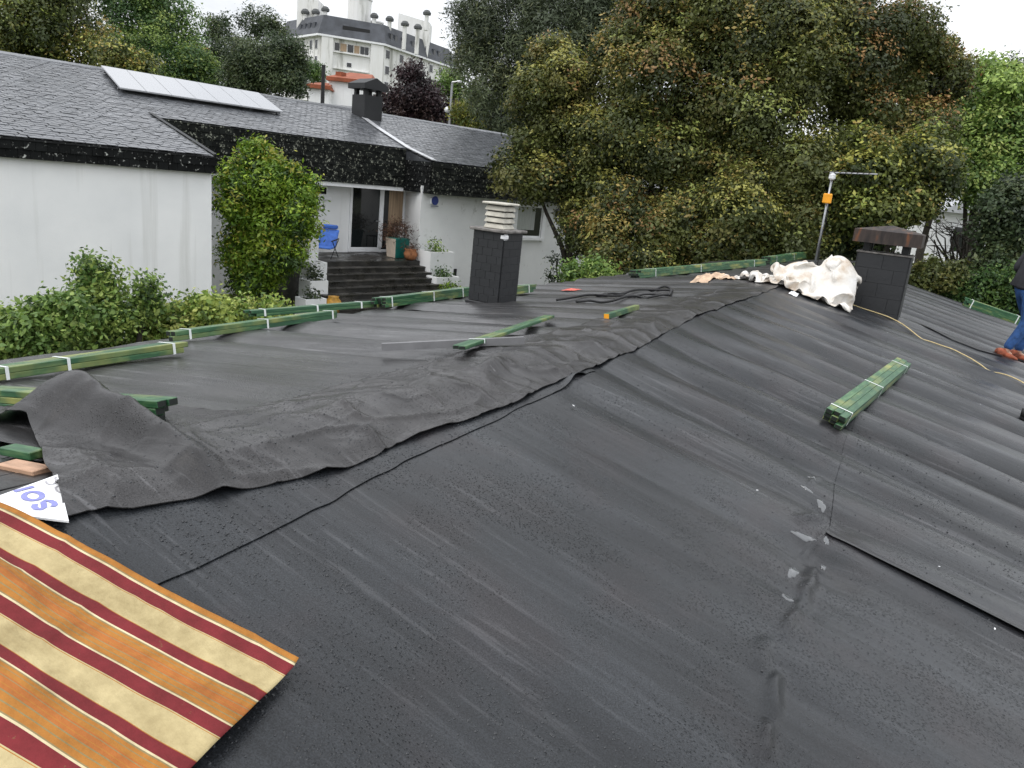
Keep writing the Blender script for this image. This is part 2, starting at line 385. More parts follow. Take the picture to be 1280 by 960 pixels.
def patch(name, X, Y, Z, mat, parent, thick=0.0):
    """X,Y,Z: 2-D arrays -> smooth sheet with a small thickness turned down at the rim"""
    n, m = X.shape
    v = np.stack([X.ravel(), Y.ravel(), Z.ravel()], 1)
    idx = np.arange(n*m).reshape(n, m)
    f = np.stack([idx[:-1, :-1].ravel(), idx[1:, :-1].ravel(), idx[1:, 1:].ravel(), idx[:-1, 1:].ravel()], 1)
    # make normals point up
    a, b, c = v[f[0, 0]], v[f[0, 1]], v[f[0, 2]]
    if np.cross(b - a, c - a)[2] < 0: f = f[:, ::-1]
    f = f.tolist()
    if thick > 0:
        rim = np.concatenate([idx[0, :], idx[1:, -1], idx[-1, -2::-1], idx[-2:0, -1*m] if False else idx[-2:0:-1, 0]])
        hi_ = v[rim].copy(); low = hi_.copy(); low[:, 2] -= thick; b0 = len(v); k = len(rim); v = np.concatenate([v, hi_, low])
        f += [[b0 + i, b0 + (i+1) % k, b0 + k + (i+1) % k, b0 + k + i] for i in range(k)]
    return mk(name, v, f, mat, parent, smooth=True, origin=parent.location if parent else None)
def lin(a, b, n): return np.linspace(a, b, n)
def warp(a, b, n, p): return a + (b - a)*np.linspace(0, 1, n)**p

YN, YF = -2.2, 17.8
XE = XR - 3.05                                     # left eave
roof = empty('house_roof', (XR, 8.0, 0.5), 'low gabled roof covered with dark grey waterproof membrane in the foreground', 'roof')
ys = np.concatenate([warp(YN, 0.4, 20, 1.0)[:-1], warp(0.4, YF, 420, 1.55)])
xs = np.concatenate([lin(XR - 0.02, -0.6, 90), lin(-0.59, 0.15, 90), lin(0.17, 1.2, 60), lin(1.25, 4.6, 40)])
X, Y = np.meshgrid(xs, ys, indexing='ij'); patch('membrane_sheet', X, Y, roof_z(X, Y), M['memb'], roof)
# left slope: two overlapping sheets (the overlap runs down the slope)
ys2 = np.concatenate([lin(1.45, 6.4, 260)])
xs2 = lin(XE, XR + 0.06, 110)
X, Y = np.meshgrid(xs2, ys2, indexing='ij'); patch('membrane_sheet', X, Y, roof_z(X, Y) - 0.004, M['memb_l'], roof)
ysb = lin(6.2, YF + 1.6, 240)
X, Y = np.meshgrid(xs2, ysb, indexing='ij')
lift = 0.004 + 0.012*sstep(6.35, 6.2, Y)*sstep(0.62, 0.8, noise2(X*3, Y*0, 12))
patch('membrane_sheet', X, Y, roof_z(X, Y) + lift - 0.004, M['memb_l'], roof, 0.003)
# right slope: upper sheet that overlaps beyond the seam, its lower edge lifts a little
u = lin(0, 1, 150); w = warp(0, 1, 300, 1.4)
U, W = np.meshgrid(u, w, indexing='ij')
Yp = 3.55 + (YF - 0.004 - 3.55)*W; x0 = seam_x(Yp) + 0.03*(noise2(Yp*2.5, 0*Yp, 13) - 0.5); Xp = x0 + (4.6 - x0)*U
edge_c = np.exp(-((Yp - 3.55)/0.05)**2); edge_s = np.exp(-((Xp - x0)/0.03)**2)
lift = 0.0035 + edge_c*(0.006 + 0.020*noise2(Xp*2.2, 0*Xp, 14)*sstep(-0.25, 0.3, Xp)) + edge_s*0.0005
Yp = Yp + edge_c*0.02*(noise2(Xp*1.7, 0*Xp, 15) - 0.5)
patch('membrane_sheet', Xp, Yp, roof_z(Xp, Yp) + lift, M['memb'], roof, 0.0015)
# ridge strip under the cap: its edge shows as a second line
E2 = np.array([onR(*p)[:2] for p in [(150, 760), (245,715),(330,670),(410,633),(520,575),(650,511)]]); o = np.argsort(E2[:, 1])
def e2x(y): return np.where(y < 3.3, np.interp(y, E2[o, 1], E2[o, 0]), -1.70 + 0.03*(y - 3.3)*0)
yy = lin(0.6, 4.2, 300); tt = lin(0, 1, 26); Yq, Tq = np.meshgrid(yy, tt, indexing='ij')
xe = 0.012*(noise2(Yq*9, 0*Yq, 18) - 0.5) + e2x(Yq) + 0.02*(noise2(Yq*3, 0*Yq, 16) - 0.5) - 0.04*sstep(3.3, 4.0, Yq); Xq = (XR - 0.1) + (xe - XR + 0.1)*Tq
eg = sstep(0.86, 1.0, Tq)
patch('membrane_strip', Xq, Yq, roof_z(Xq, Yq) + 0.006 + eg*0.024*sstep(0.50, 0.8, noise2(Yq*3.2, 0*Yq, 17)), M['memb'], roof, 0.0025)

# crumpled cap sheet along the ridge
E1 = np.array([onR(*p)[:2] for p in [(85,655),(130,655),(300,622),(420,595),(540,545),(640,508),(710,475),(800,435),(880,392)]])
def e1x(y): return np.interp(y, np.append(E1[:, 1], [9.5, 11.5]), np.append(E1[:, 0], [-1.96, -2.0]))
_ec = np.array([onL(-70, 522)[:2], onL(0, 530)[:2], onL(34, 538)[:2], onL(49, 571)[:2], onL(70, 596)[:2], [-1.95, 1.09], [-1.80, 1.20]]); _ec = _ec[np.argsort(_ec[:, 0])]
def cap_cut(x): return np.interp(x, _ec[:, 0], _ec[:, 1])
BUMPS = [  # x, y, height, sx, sy, angle: humps and folds of the loose sheet
    (-3.02, 1.74, 0.155, 0.20, 0.17, 0.3), (-2.70, 1.70, 0.085, 0.28, 0.10, -0.15), (-2.42, 1.66, 0.085, 0.46, 0.055, -0.22), (-2.40, 1.55, -0.02, 0.45, 0.05, -0.24),
    (-2.55, 1.38, 0.025, 0.25, 0.05, 0.2), (-2.2, 1.35, 0.02, 0.2, 0.05, -0.3),
    (-2.06, 3.50, 0.050, 0.055, 0.16, 0.25), (-2.12, 3.85, 0.02, 0.10, 0.30, 0.1), (-2.05, 2.75, 0.016, 0.10, 0.30, -0.2), (-2.1, 2.3, 0.018, 0.12, 0.2, 0.3),
    (-2.0, 4.6, 0.03, 0.09, 0.35, -0.1), (-1.95, 5.5, 0.02, 0.10, 0.4, 0.1), (-2.02, 6.8, 0.018, 0.10, 0.5, 0.0), (-2.0, 8.4, 0.015, 0.1, 0.6, 0),
    (-1.86, 3.9, 0.02, 0.05, 0.25, -0.3), (-1.84, 2.2, 0.018, 0.05, 0.2, 0.2)]
def cap_z(x, y):
    z = base_z(x, y) + folds(x, y)*(0.5 + 0.5*sstep(4.0, 6.0, y)) + 0.016 - 0.010*sstep(3.6, 5.5, y)
    for bx, by, h, sx, sy, a in BUMPS:
        ca, sa = math.cos(a), math.sin(a); dx, dy = x - bx, y - by
        p, q = ca*dx + sa*dy, -sa*dx + ca*dy
        z = z + h*np.exp(-(p/sx)**2 - (q/sy)**2)
    loose = sstep(9.5, 4.0, y)
    z = z + loose*((noise2(x*3.2 + y*1.1, y*2.3, 20) - 0.5)*0.022*(1 - 0.5*sstep(1.9, 2.4, y)) + (noise2(x*7.5, y*6.3 + x*2, 21) - 0.5)*0.010 + (noise2(x*19, y*17, 22) - 0.5)*0.005)
    z = z + 0.014*(1 - np.abs(2*noise2(x*4.1 - y*0.8, y*2.9 + x, 23) - 1))**8 + 0.007*(1 - np.abs(2*noise2(x*9 + y*2, y*7 - x*2, 19) - 1))**7*loose
    return np.maximum(z, base_z(x, y) + folds(x, y) + 0.011 - 0.005*sstep(3.6, 5.5, y))
yy = np.concatenate([lin(1.05, 4.6, 330)[:-1], lin(4.6, 11.2, 220)]); tt = lin(0, 1, 90); Yq, Tq = np.meshgrid(yy, tt, indexing='ij')
xl = XR - 0.42 - 0.10*noise2(Yq*1.1, 0*Yq, 24) - 1.00*sstep(2.10, 1.80, Yq)
xe = e1x(Yq) + 0.022*(noise2(Yq*4, 0*Yq, 25) - 0.5)
Xq = xl + (xe - xl)*Tq
# the near end is cut slantwise: it runs from (-3.25,1.72) past (-2.4,1.3) to (-1.95,1.10)
cut = cap_cut(Xq) + 0.03*(noise2(Xq*5, 0*Xq, 26) - 0.5)
Ym = np.where(Yq < 2.3, 2.3 - (2.3 - Yq)*(2.3 - cut)/(2.3 - 1.05), Yq)
Zc = cap_z(Xq, Ym); eg = sstep(0.93, 1.0, Tq); Zc = Zc + eg*0.010*sstep(0.55, 0.80, noise2(Ym*3.5, 0*Ym, 27))*(1 - 0.6*sstep(4, 6, Ym)) - (1-sstep(0.0, 0.06, Tq))*0.012
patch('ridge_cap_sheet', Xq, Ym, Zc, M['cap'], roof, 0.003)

# deck, eaves and walls under the membrane
mb = MB(); mb.prism([(XE, 0), (XR, 0), (4.6, 0), (4.6, 0.001)][:3], 0, 1) if False else None
def prof(x): return float(base_z(np.array(x), 0))
pts = [(XE - 0.05, prof(XE) - 0.03), (XR, RH - 0.06), (4.65, prof(4.6) - 0.05), (4.65, prof(4.6) - 0.27), (XR, RH - 0.32), (XE - 0.05, prof(XE) - 0.24)]
mb = MB(); k = len(pts)
v = [(p[0], YN - 0.3, p[1]) for p in pts] + [(p[0], YF + 0.05, p[1]) for p in pts]
mb.add(v, [tuple(range(k)), tuple(range(k, 2*k))[::-1]] + [(i, k+i, k+(i+1) % k, (i+1) % k) for i in range(k)])
mb.obj('roof_deck', M['slate_old'], roof, origin=roof.location)
mb = MB(); mb.box(XE + 0.5, 4.0, YN + 0.4, YF - 0.5, -0.2, 3.05); mb.obj('wall', M['white'], roof, origin=roof.location)
# old slates still bare at the near left end
me_old = None
for i in range(9):
    for j in range(5):
        x = -3.55 + i*0.17 + (0.085 if j % 2 else 0); y = 0.75 + j*0.16
        if x > XR - 0.08: continue
        mbx = MB(); mbx.box(-0.082, 0.082, -0.12, 0.12, -0.005, 0.005)
        if me_old is None:
            ob = mbx.obj('slate', M['slate_old'], roof, bevel=0.002); me_old = ob.data
        else: ob = link('slate', me_old, roof)
        ob.location = Vector((x - roof.location.x, y - roof.location.y, prof(x) - 0.038 + 0.012*(j % 2) - roof.location.z))
        ob.rotation_euler = (random.uniform(-.05, .05) - 0.04, -math.atan(TL), random.uniform(-.04, .04))
# black joint tape on the far side of the right slope
pl = [onR(x, y) for x, y in [(1129,400),(1160,413),(1190,426),(1222,438),(1252,448)]]
mb = MB(); vv = []
for i, p in enumerate(pl):
    wv = 0.055 + 0.02*math.sin(i*2.1)
    for s in (-1, 1): vv.append((p[0], p[1] + s*wv, float(roof_z(p[0], p[1] + s*wv)) + 0.016))
mb.add(vv, [(2*i, 2*i+2, 2*i+3, 2*i+1) for i in range(len(pl)-1)]); mb.obj('joint_tape', M['tape'], roof, origin=roof.location)
# pools of rain held by the puckered seam
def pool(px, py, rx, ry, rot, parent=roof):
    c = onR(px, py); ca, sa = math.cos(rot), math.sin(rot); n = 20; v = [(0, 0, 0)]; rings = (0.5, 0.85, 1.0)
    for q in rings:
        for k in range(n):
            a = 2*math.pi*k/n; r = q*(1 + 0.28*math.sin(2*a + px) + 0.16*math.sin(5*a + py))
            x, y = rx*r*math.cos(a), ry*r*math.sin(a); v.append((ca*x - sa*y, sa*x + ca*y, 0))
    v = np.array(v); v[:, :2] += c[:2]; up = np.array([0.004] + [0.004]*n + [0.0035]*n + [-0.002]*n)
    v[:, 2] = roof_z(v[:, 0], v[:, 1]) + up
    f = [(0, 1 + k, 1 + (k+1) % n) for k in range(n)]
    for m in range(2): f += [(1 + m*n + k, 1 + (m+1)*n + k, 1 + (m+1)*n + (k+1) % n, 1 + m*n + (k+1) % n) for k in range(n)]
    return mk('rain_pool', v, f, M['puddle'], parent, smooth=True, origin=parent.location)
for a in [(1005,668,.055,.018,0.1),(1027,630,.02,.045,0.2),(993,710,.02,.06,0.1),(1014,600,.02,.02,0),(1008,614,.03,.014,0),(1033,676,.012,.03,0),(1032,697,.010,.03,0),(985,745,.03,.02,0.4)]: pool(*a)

# ------------------------------------------------------------------ rain drops (uncountable)
def drop_mesh(pts, rad):
    """flattened beads: 7 + 7 + 1 verts each"""
    n = 6; a = np.arange(n)*2*np.pi/n
    ring0 = np.stack([np.cos(a), np.sin(a), 0*a], 1); ring1 = np.stack([0.72*np.cos(a), 0.72*np.sin(a), 0*a + 0.42], 1)
    tpl = np.concatenate([ring0, ring1, [[0, 0, 0.62]]])
    m = len(pts); v = (pts[:, None, :] + tpl[None]*rad[:, None, None]*np.array([1, 1, 0.9])[None, None]).reshape(-1, 3)
    f = []
    for k in range(n): f.append([k, (k+1) % n, n + (k+1) % n, n + k])
    f4 = np.array(f); f3 = np.array([[n + k, n + (k+1) % n, 2*n] for k in range(n)])
    off = (np.arange(m)*(2*n+1))[:, None, None]
    return v, (f4[None] + off).reshape(-1, 4).tolist() + (f3[None] + off).reshape(-1, 3).tolist()
N = 100000
dx = rng.uniform(XR + 0.05, 1.3, N); dy = 0.35 + 6.0*rng.random(N)**1.3
den = noise2(dx*1.1, dy*2.2, 30)*0.6 + noise2(dx*4, dy*5, 31)*0.4
keep = rng.random(N) < sstep(0.40, 0.66, den)*0.62*sstep(6.6, 1.6, dy) + 0.04
dx, dy = dx[keep], dy[keep]; rad = 0.0016 + 0.0040*rng.random(len(dx))**3.0
inup = (dy > 3.57) & (dx > seam_x(dy)); z = roof_z(dx, dy) + np.where(inup, 0.0045, 0) + np.where((dx < e2x(dy)) & (dy < 4.1), 0.0065, 0)
ok = ~((dx < e1x(dy)))
P1 = np.stack([dx, dy, z], 1)[ok]; R1 = rad[ok]
N = 9000; cy = 1.15 + 3.6*rng.random(N)**1.3; cx_ = XR - 0.5 + rng.random(N)*(e1x(cy) - XR + 0.45); sel = rng.random(N) < 0.2 + 0.8*sstep(0.45, 0.6, noise2(cx_*3, cy*3, 33))
cx_, cy = cx_[sel], cy[sel]
P2 = np.stack([cx_, cy, cap_z(cx_, cy) - 0.0005], 1); R2 = 0.0015 + 0.0040*rng.random(len(cx_))**3.2
cutc = cap_cut(cx_); g2 = cy > cutc + 0.03; P2, R2 = P2[g2], R2[g2]
v, f = drop_mesh(np.concatenate([P1, P2]), np.concatenate([R1, R2]))
o = mk('rain_drops', v, f, M['drop'], smooth=True, kind='stuff'); tag(o, 'small beads of rain scattered over the dark membrane', 'rain drops')

# ------------------------------------------------------------------ things on the roof
def frame(A, B, n, up=0.0):
    A = np.asarray(A, float); B = np.asarray(B, float); X = B - A; L = np.linalg.norm(X); X = X/L
    Z = np.asarray(n, float); Z = Z - X*(Z @ X); Z /= np.linalg.norm(Z); Yv = np.cross(Z, X)
    m = Matrix.Identity(4)
    for i in range(3): m[i][0] = X[i]; m[i][1] = Yv[i]; m[i][2] = Z[i]; m[i][3] = A[i] + Z[i]*up
    return m, L
_bat = {}
def batten_mesh(L, w=0.046, h=0.030):
    key = (round(L, 2), w, h)
    if key not in _bat:
        mb = MB(); mb.box(0, L, -w/2, w/2, 0, h)
        o = mb.obj('batten', M['green'], bevel=0.003); me = o.data; bpy.data.objects.remove(o)
        me.materials.append(M['green_end'])
        for p in me.polygons:
            if abs(p.normal.x) > 0.9: p.material_index = 1
        _bat[key] = me
    return _bat[key]
def strap_at(x, w, h, parent, z0=0.0):
    e = 0.003; mb = MB(); sw = 0.009
    mb.box(x-sw, x+sw, -w/2-e, -w/2-0.0015, z0-0.001, z0+h+e); mb.box(x-sw, x+sw, w/2+0.0015, w/2+e, z0-0.001, z0+h+e); mb.box(x-sw, x+sw, -w/2-0.0015, w/2+0.0015, z0+h+0.0015, z0+h+e)
    return mb.obj('strap', M['strap'], parent)
def bundle(A, B, n, label, nw=3, nh=3, straps=(0.06, 0.5, 0.94), up=0.02, group='bundles of green battens on the roof', s=1.0, name='batten_bundle'):
    m, L = frame(A, B, n, up)
    r = empty(name, None, label, 'battens', group, mat=m)
    w, h = 0.046*s, 0.030*s
    me = batten_mesh(L, w, h)
    for j in range(nh):
        for i in range(nw):
            link('batten', me, r, loc=(random.uniform(-0.045, 0.045), (i - (nw-1)/2)*(w + 0.0015), j*(h + 0.001)))
    for q in straps: strap_at(q*L, nw*(w + 0.0015), nh*(h + 0.001), r)
    return r
random.seed(3)
def rz(P, up=0.0): return np.array([P[0], P[1], float(roof_z(P[0], P[1])) + up])
def offL(P, dy): return P
b = [onL(-70, 489), onL(226, 443)]; bundle(b[0], b[1], NL, 'nearest strapped bundle of green battens along the left eave', 3, 2, (0.2, 0.44, 0.93), s=1.08)
bundle(onL(218, 429), onL(419, 400), NL, 'second bundle of green battens from the left, ending below the stone steps', 2, 2, (0.06, 0.5, 0.95), s=1.15)
bundle(onL(312, 398.5), onL(462, 386), NL, 'green batten bundle lying behind the second one, in front of the potted steps', 3, 2, (0.1, 0.52, 0.9))
bundle(onL(474, 387), onL(588, 371), NL, 'green batten bundle ending behind the small slate chimney with louvres', 3, 3, (0.07, 0.5, 0.84), s=1.1)
bundle(onL(630, 371.5), onL(663, 366.5), NL, 'short end of a green batten bundle just right of the louvred chimney', 3, 3, (0.75,))
bundle(onL(793, 349.5), onL(952, 333), NL, 'long green batten bundle under the big oak, left of the white sheet', 3, 3, (0.10, 0.42, 0.88), s=1.4)
bundle(onL(957, 332), onL(1004, 323.5), NL, 'farthest green batten bundle, behind the white sheet', 3, 4, (0.15, 0.6), s=1.3)
bundle(onR(1037, 534), onR(1124, 463), NR, 'strapped bundle of green battens lying alone on the right slope', 3, 3, (0.05, 0.45, 0.9), s=1.0, up=0.018)
bundle(onR(1204, 384), onR(1330, 428), NR, 'green batten bundle on the far right verge beside the worker', 3, 4, (0.05, 0.5), s=1.3, up=0.03)
bundle(np.array([-3.75, 1.80, prof(-3.75) - 0.03]), np.array([-2.60, 1.88, prof(-2.60)]), NL, 'short green battens half buried under the raised ridge sheet', 2, 3, (), up=0.012)
# loose pieces
def single(name, A, B, n, w, h, mat, label, cat, up=0.012, bevel=0.003):
    m, L = frame(A, B, n, up); mb = MB(); mb.box(0, L, -w/2, w/2, 0, h)
    o = mb.obj(name, mat, bevel=bevel); o.matrix_world = m; return tag(o, label, cat)
m, L = frame(onL(478, 446), onL(655, 437), NL, 0.038)
mb = MB(); w, h, e = 0.05, 0.045, 0.004
mb.box(0, L, -w/2, w/2, 0, e); mb.box(0, L, -w/2, -w/2+e, e, h-e); mb.box(0, L, w/2-e, w/2, e, h-e); mb.box(0, L, -w/2, w/2, h-e, h)
o = mb.obj('metal_profile', simple('dull_zinc_profile', (0.17, 0.17, 0.175), 0.6, 0.15, 9, spec=0.3)); o.matrix_world = m; tag(o, 'grey hollow metal profile lying flat under the loose green battens', 'metal profile')
A, B = onL(572, 451), onL(686, 402); A = A + np.array([0, 0, 0.055]); B = B + np.array([0, 0, 0.02])
m, L = frame(A, B, NL, 0.012); r = empty('loose_battens', None, 'pair of loose green battens crossing the grey metal profile', 'battens', mat=m)
me = batten_mesh(L, 0.046, 0.022)
link('batten', me, r, loc=(0, -0.024, 0)); link('batten', me, r, loc=(0.03, 0.024, 0)); strap_at(0.32, 0.096, 0.024, r)
m, L = frame(onL(758, 401), onL(796, 389), NL, 0.015); o = link('short_batten', batten_mesh(L, 0.05, 0.045)); o.matrix_world = m
o.data = o.data.copy(); o.data.materials[1] = M['orange']; tag(o, 'short green batten offcut with an orange end near the cables', 'batten')
# cables
def draped(name, pix, rad, mat, label, cat, fn, up=0.0, n=6, sub=6, group=None, parent=None):
    P = [fn(*p) for p in pix]; pts = []
    for i in range(len(P)-1):
        p0, p1, p2, p3 = P[max(i-1, 0)], P[i], P[i+1], P[min(i+2, len(P)-1)]
        for k in range(sub):
            t_ = k/sub; pts.append(0.5*((2*p1) + (-p0+p2)*t_ + (2*p0-5*p1+4*p2-p3)*t_**2 + (-p0+3*p1-3*p2+p3)*t_**3))
    pts.append(P[-1])
    pts = [np.array([q[0], q[1], float(roof_z(q[0], q[1])) + rad + 0.012 + up]) for q in pts]
    mb = MB(); mb.tube(pts, rad, n); o = mb.obj(name, mat, parent, smooth=True, origin=pts[0] if parent is None else parent.location)
    return tag(o, label, cat, group)
draped('black_cable', [(695,377),(722,376),(748,373),(770,368),(800,366),(828,362),(840,364),(834,369),(812,370),(790,373),(766,376),(745,374),(758,370),(785,367),(812,366),(838,366),(830,371),(800,374),(770,378),(742,379),(720,382)], 0.014, M['black'], 'tangled black cable lying on the left slope', 'cable', onL)
draped('straw_rope', [(1058,380),(1085,391),(1120,408),(1160,427),(1200,446),(1240,466),(1285,489),(1340,520)], 0.0075, M['rope'], 'thin straw coloured rope running down from the white sheet', 'rope', onR, up=0.004)
def rag(name, fn, px, py, sx, sy, hgt, mat, label, cat, seed, n=16, kind=None):
    c = fn(px, py); u = lin(-1, 1, n); U, V = np.meshgrid(u, u, indexing='ij')
    rr = 1 + 0.35*(noise2(np.arctan2(V, U)*1.3, 0*U, seed) - 0.5)
    X = c[0] + U*sx*rr; Y = c[1] + V*sy*rr
    Z = roof_z(X, Y) + 0.010 + hgt*np.clip(1 - (U**2 + V**2)*0.8, 0, 1)*(0.3 + 1.2*noise2(U*2.2, V*2.2, seed)) + 0.3*hgt*(1 - np.abs(2*noise2(U*3.1, V*3.7, seed+1) - 1))**4
    v = np.stack([X.ravel(), Y.ravel(), Z.ravel()], 1); idx = np.arange(n*n).reshape(n, n)
    f = np.stack([idx[:-1, :-1].ravel(), idx[1:, :-1].ravel(), idx[1:, 1:].ravel(), idx[:-1, 1:].ravel()], 1).tolist()
    o = mk(name, v, f, mat, smooth=True, origin=c); return tag(o, label, cat, kind=kind)
rag('red_rag', onL, 715, 364, 0.09, 0.13, 0.02, M['redrag'], 'small crumpled red rag beside the black cable', 'rag', 40)
for i, (px, py, sx, sy) in enumerate([(880,352,.13,.28),(898,349,.16,.3),(912,351,.10,.22)]):
    rag('kraft_paper', onL, px, py, sx, sy, 0.06, M['kraft'], ['leftmost sheet of crumpled brown paper left of the white sheet', 'middle and tallest sheet of crumpled brown paper', 'sheet of crumpled brown paper tucked under the white sheet'][i], 'paper', 42 + 3*i)['group'] = 'brown paper scraps'
rag('plastic_scrap', onR, 992, 368, .05, .12, 0.02, M['paint'], 'flat white plastic scrap at the foot of the white sheet', 'scrap', 60, 8)

# crumpled white sheet over the ridge, heaped against the chimney
def sheet_heap():
    """an oversized sheet relaxed onto a heap: stretch and bending springs, gravity and contact make the creases"""
    nU, nV = 130, 84; r = np.random.default_rng(12)
    A_, B_ = np.meshgrid(lin(0, 1, nU), lin(-1, 1, nV), indexing='ij')
    p0 = np.array([-2.85, 11.75]); p1 = np.array([-2.3, 11.0]); p2 = np.array([-1.10, 11.10])
    q = lambda s: (1-s)[..., None]**2*p0 + (2*s*(1-s))[..., None]*p1 + (s**2)[..., None]*p2
    C = q(A_); d = q(np.clip(A_ + .01, 0, 1)) - q(np.clip(A_ - .01, 0, 1)); d /= np.linalg.norm(d, axis=-1, keepdims=True)
    wid = 0.15 + 0.36*sstep(0.25, 0.60, A_)
    P = np.stack([C[..., 0] - d[..., 1]*B_*wid, C[..., 1] + d[..., 0]*B_*wid, 0*A_], -1)
    lumps = [(-1.36, 11.25, .58, .34, .38), (-1.70, 11.15, .36, .44, .30), (-2.3, 11.25, .07, .45, .2)]
    def mound(x, y):
        z = 0*x
        for a, b_, h, sx, sy in lumps: z = np.maximum(z, h*np.clip(1 - ((x - a)/sx)**2 - ((y - b_)/sy)**2, 0, 1)**0.6)
        return base_z(x, y) + 0.03 + z
    w_ = noise2(A_*3.0, B_*1.6, 49)
    P[..., 2] = mound(P[..., 0], P[..., 1]) + 0.03 + 0.20*noise2(A_*9 + 5*w_, B_*3.2 + 4*w_, 50)*sstep(0.0, 0.4, A_) + 0.07*noise2(A_*19, B_*8, 48)
    P[..., :2] += 0.03*np.stack([noise2(A_*9, B_*5, 46) - .5, noise2(A_*9, B_*5, 47) - .5], -1)
    Lu = np.linalg.norm(P[1:, :, :2] - P[:-1, :, :2], axis=-1)*1.75; Lv = np.linalg.norm(P[:, 1:, :2] - P[:, :-1, :2], axis=-1)*1.75
    cu = np.concatenate([0*Lu[:1], np.cumsum(Lu, 0)]); cv = np.concatenate([0*Lv[:, :1], np.cumsum(Lv, 1)], 1)
    Q = P.copy(); P0 = P.copy()
    def con(P, D, ax, k, lim):
        if ax == 0: a, b_, L = P[:-k], P[k:], (cu[k:] - cu[:-k])*lim
        else: a, b_, L = P[:, :-k], P[:, k:], (cv[:, k:] - cv[:, :-k])*lim
        dd = b_ - a; ln = np.linalg.norm(dd, axis=-1) + 1e-9; e = 1 - L/ln
        if k > 1: e = np.where(ln < L, e, 0)*0.35            # bending: only resists sharp folding
        c = dd*np.clip(e, -1.0, 0.6)[..., None]*0.5
        if ax == 0: D[:-k] += c; D[k:] -= c
        else: D[:, :-k] += c; D[:, k:] -= c
    for it in range(150):
        V = np.clip((P - Q)*0.86, -.02, .02); Q = P.copy(); P = P + V; P[..., 2] -= 0.0004
        for _ in range(3):
            D = np.zeros_like(P)
            for ax in (0, 1):
                for k, lim in ((1, 1.0), (2, 0.95), (4, 0.86), (7, 0.70)): con(P, D, ax, k, lim)
            P = P + D*0.28
        g = mound(P[..., 0], P[..., 1]); hit = P[..., 2] < g
        P[..., 2] = np.where(hit, g, P[..., 2]); fr = np.where(hit, 0.5, 0.0)[..., None]
        P[..., :2] = P[..., :2]*(1 - fr) + Q[..., :2]*fr
        for sl in ((0, slice(None)), (-1, slice(None)), (slice(None), 0), (slice(None), -1)):
            P[sl][..., :2] = P[sl][..., :2]*0.3 + P0[sl][..., :2]*0.7; P[sl][..., 2] = P[sl][..., 2]*0.9 + 0.1*(base_z(P[sl][..., 0], P[sl][..., 1]) + 0.03)
        P[..., 0] = np.minimum(P[..., 0], -1.06)          # the chimney stops it
        P[..., 2] = np.minimum(P[..., 2], 4.72)
    idx = np.arange(nU*nV).reshape(nU, nV)
    f = np.stack([idx[:-1, :-1].ravel(), idx[1:, :-1].ravel(), idx[1:, 1:].ravel(), idx[:-1, 1:].ravel()], 1).tolist()
    o = mk('white_sheet', P.reshape(-1, 3), f, M['tarp'], smooth=True, origin=(-1.7, 11.0, 3.95))
    ss = o.modifiers.new('smooth', 'SUBSURF'); ss.levels = 1; ss.render_levels = 1
    return tag(o, 'crumpled white plastic sheet heaped on the ridge against the chimney', 'sheet')
sheet_heap()

# ------------------------------------------------------------------ chimneys on our roof
def tone_slates(nvar, w, h, th, mat, bevel=0.0015, lo=0.35, hi=0.65):
    out = []
    for k in range(nvar):
        mb = MB(); mb.box(-w/2, w/2, -th/2, th/2, 0, h); o = mb.obj('slate', mat, bevel=bevel); me = o.data; bpy.data.objects.remove(o)
        a = me.attributes.new('tone', 'FLOAT', 'POINT'); a.data.foreach_set('value', [lo + (hi-lo)*(k + 0.5)/nvar]*len(me.vertices)); out.append(me)
    return out
def clad(parent, sx, sy, zb, zt, cols, rows, mat, th=0.018, faces=('f', 'r', 'b', 'l')):
    """one slate object per cladding block; local frame of parent, centred"""
    rowh = (zt - zb)/rows
    for fc in faces:
        W = sx if fc in 'fb' else sy; cw = W/cols; meshes = {}
        for j in range(rows):
            offs = 0.0 if j % 2 == 0 else -cw/2
            edges = sorted({0.0, W} | {min(max(offs + i*cw, 0), W) for i in range(cols + 2)})
            for x0, x1 in zip(edges[:-1], edges[1:]):
                if x1 - x0 < 0.03: continue
                wv = round(x1 - x0 - 0.0022, 4)
                if wv not in meshes: meshes[wv] = tone_slates(4, wv, rowh - 0.0022, th, mat)
                me = random.choice(meshes[wv]); c = (x0 + x1)/2 - W/2
                loc, ang = {'f': ((c, -sy/2 - th/2, 0), 0), 'b': ((c, sy/2 + th/2, 0), 0), 'r': ((sx/2 + th/2, c, 0), math.pi/2), 'l': ((-sx/2 - th/2, c, 0), math.pi/2)}[fc]
                o = link('slate', me, parent, loc=(loc[0], loc[1], zb + j*rowh)); o.rotation_euler = (random.uniform(-.012, .012), 0, ang + random.uniform(-.006, .006))
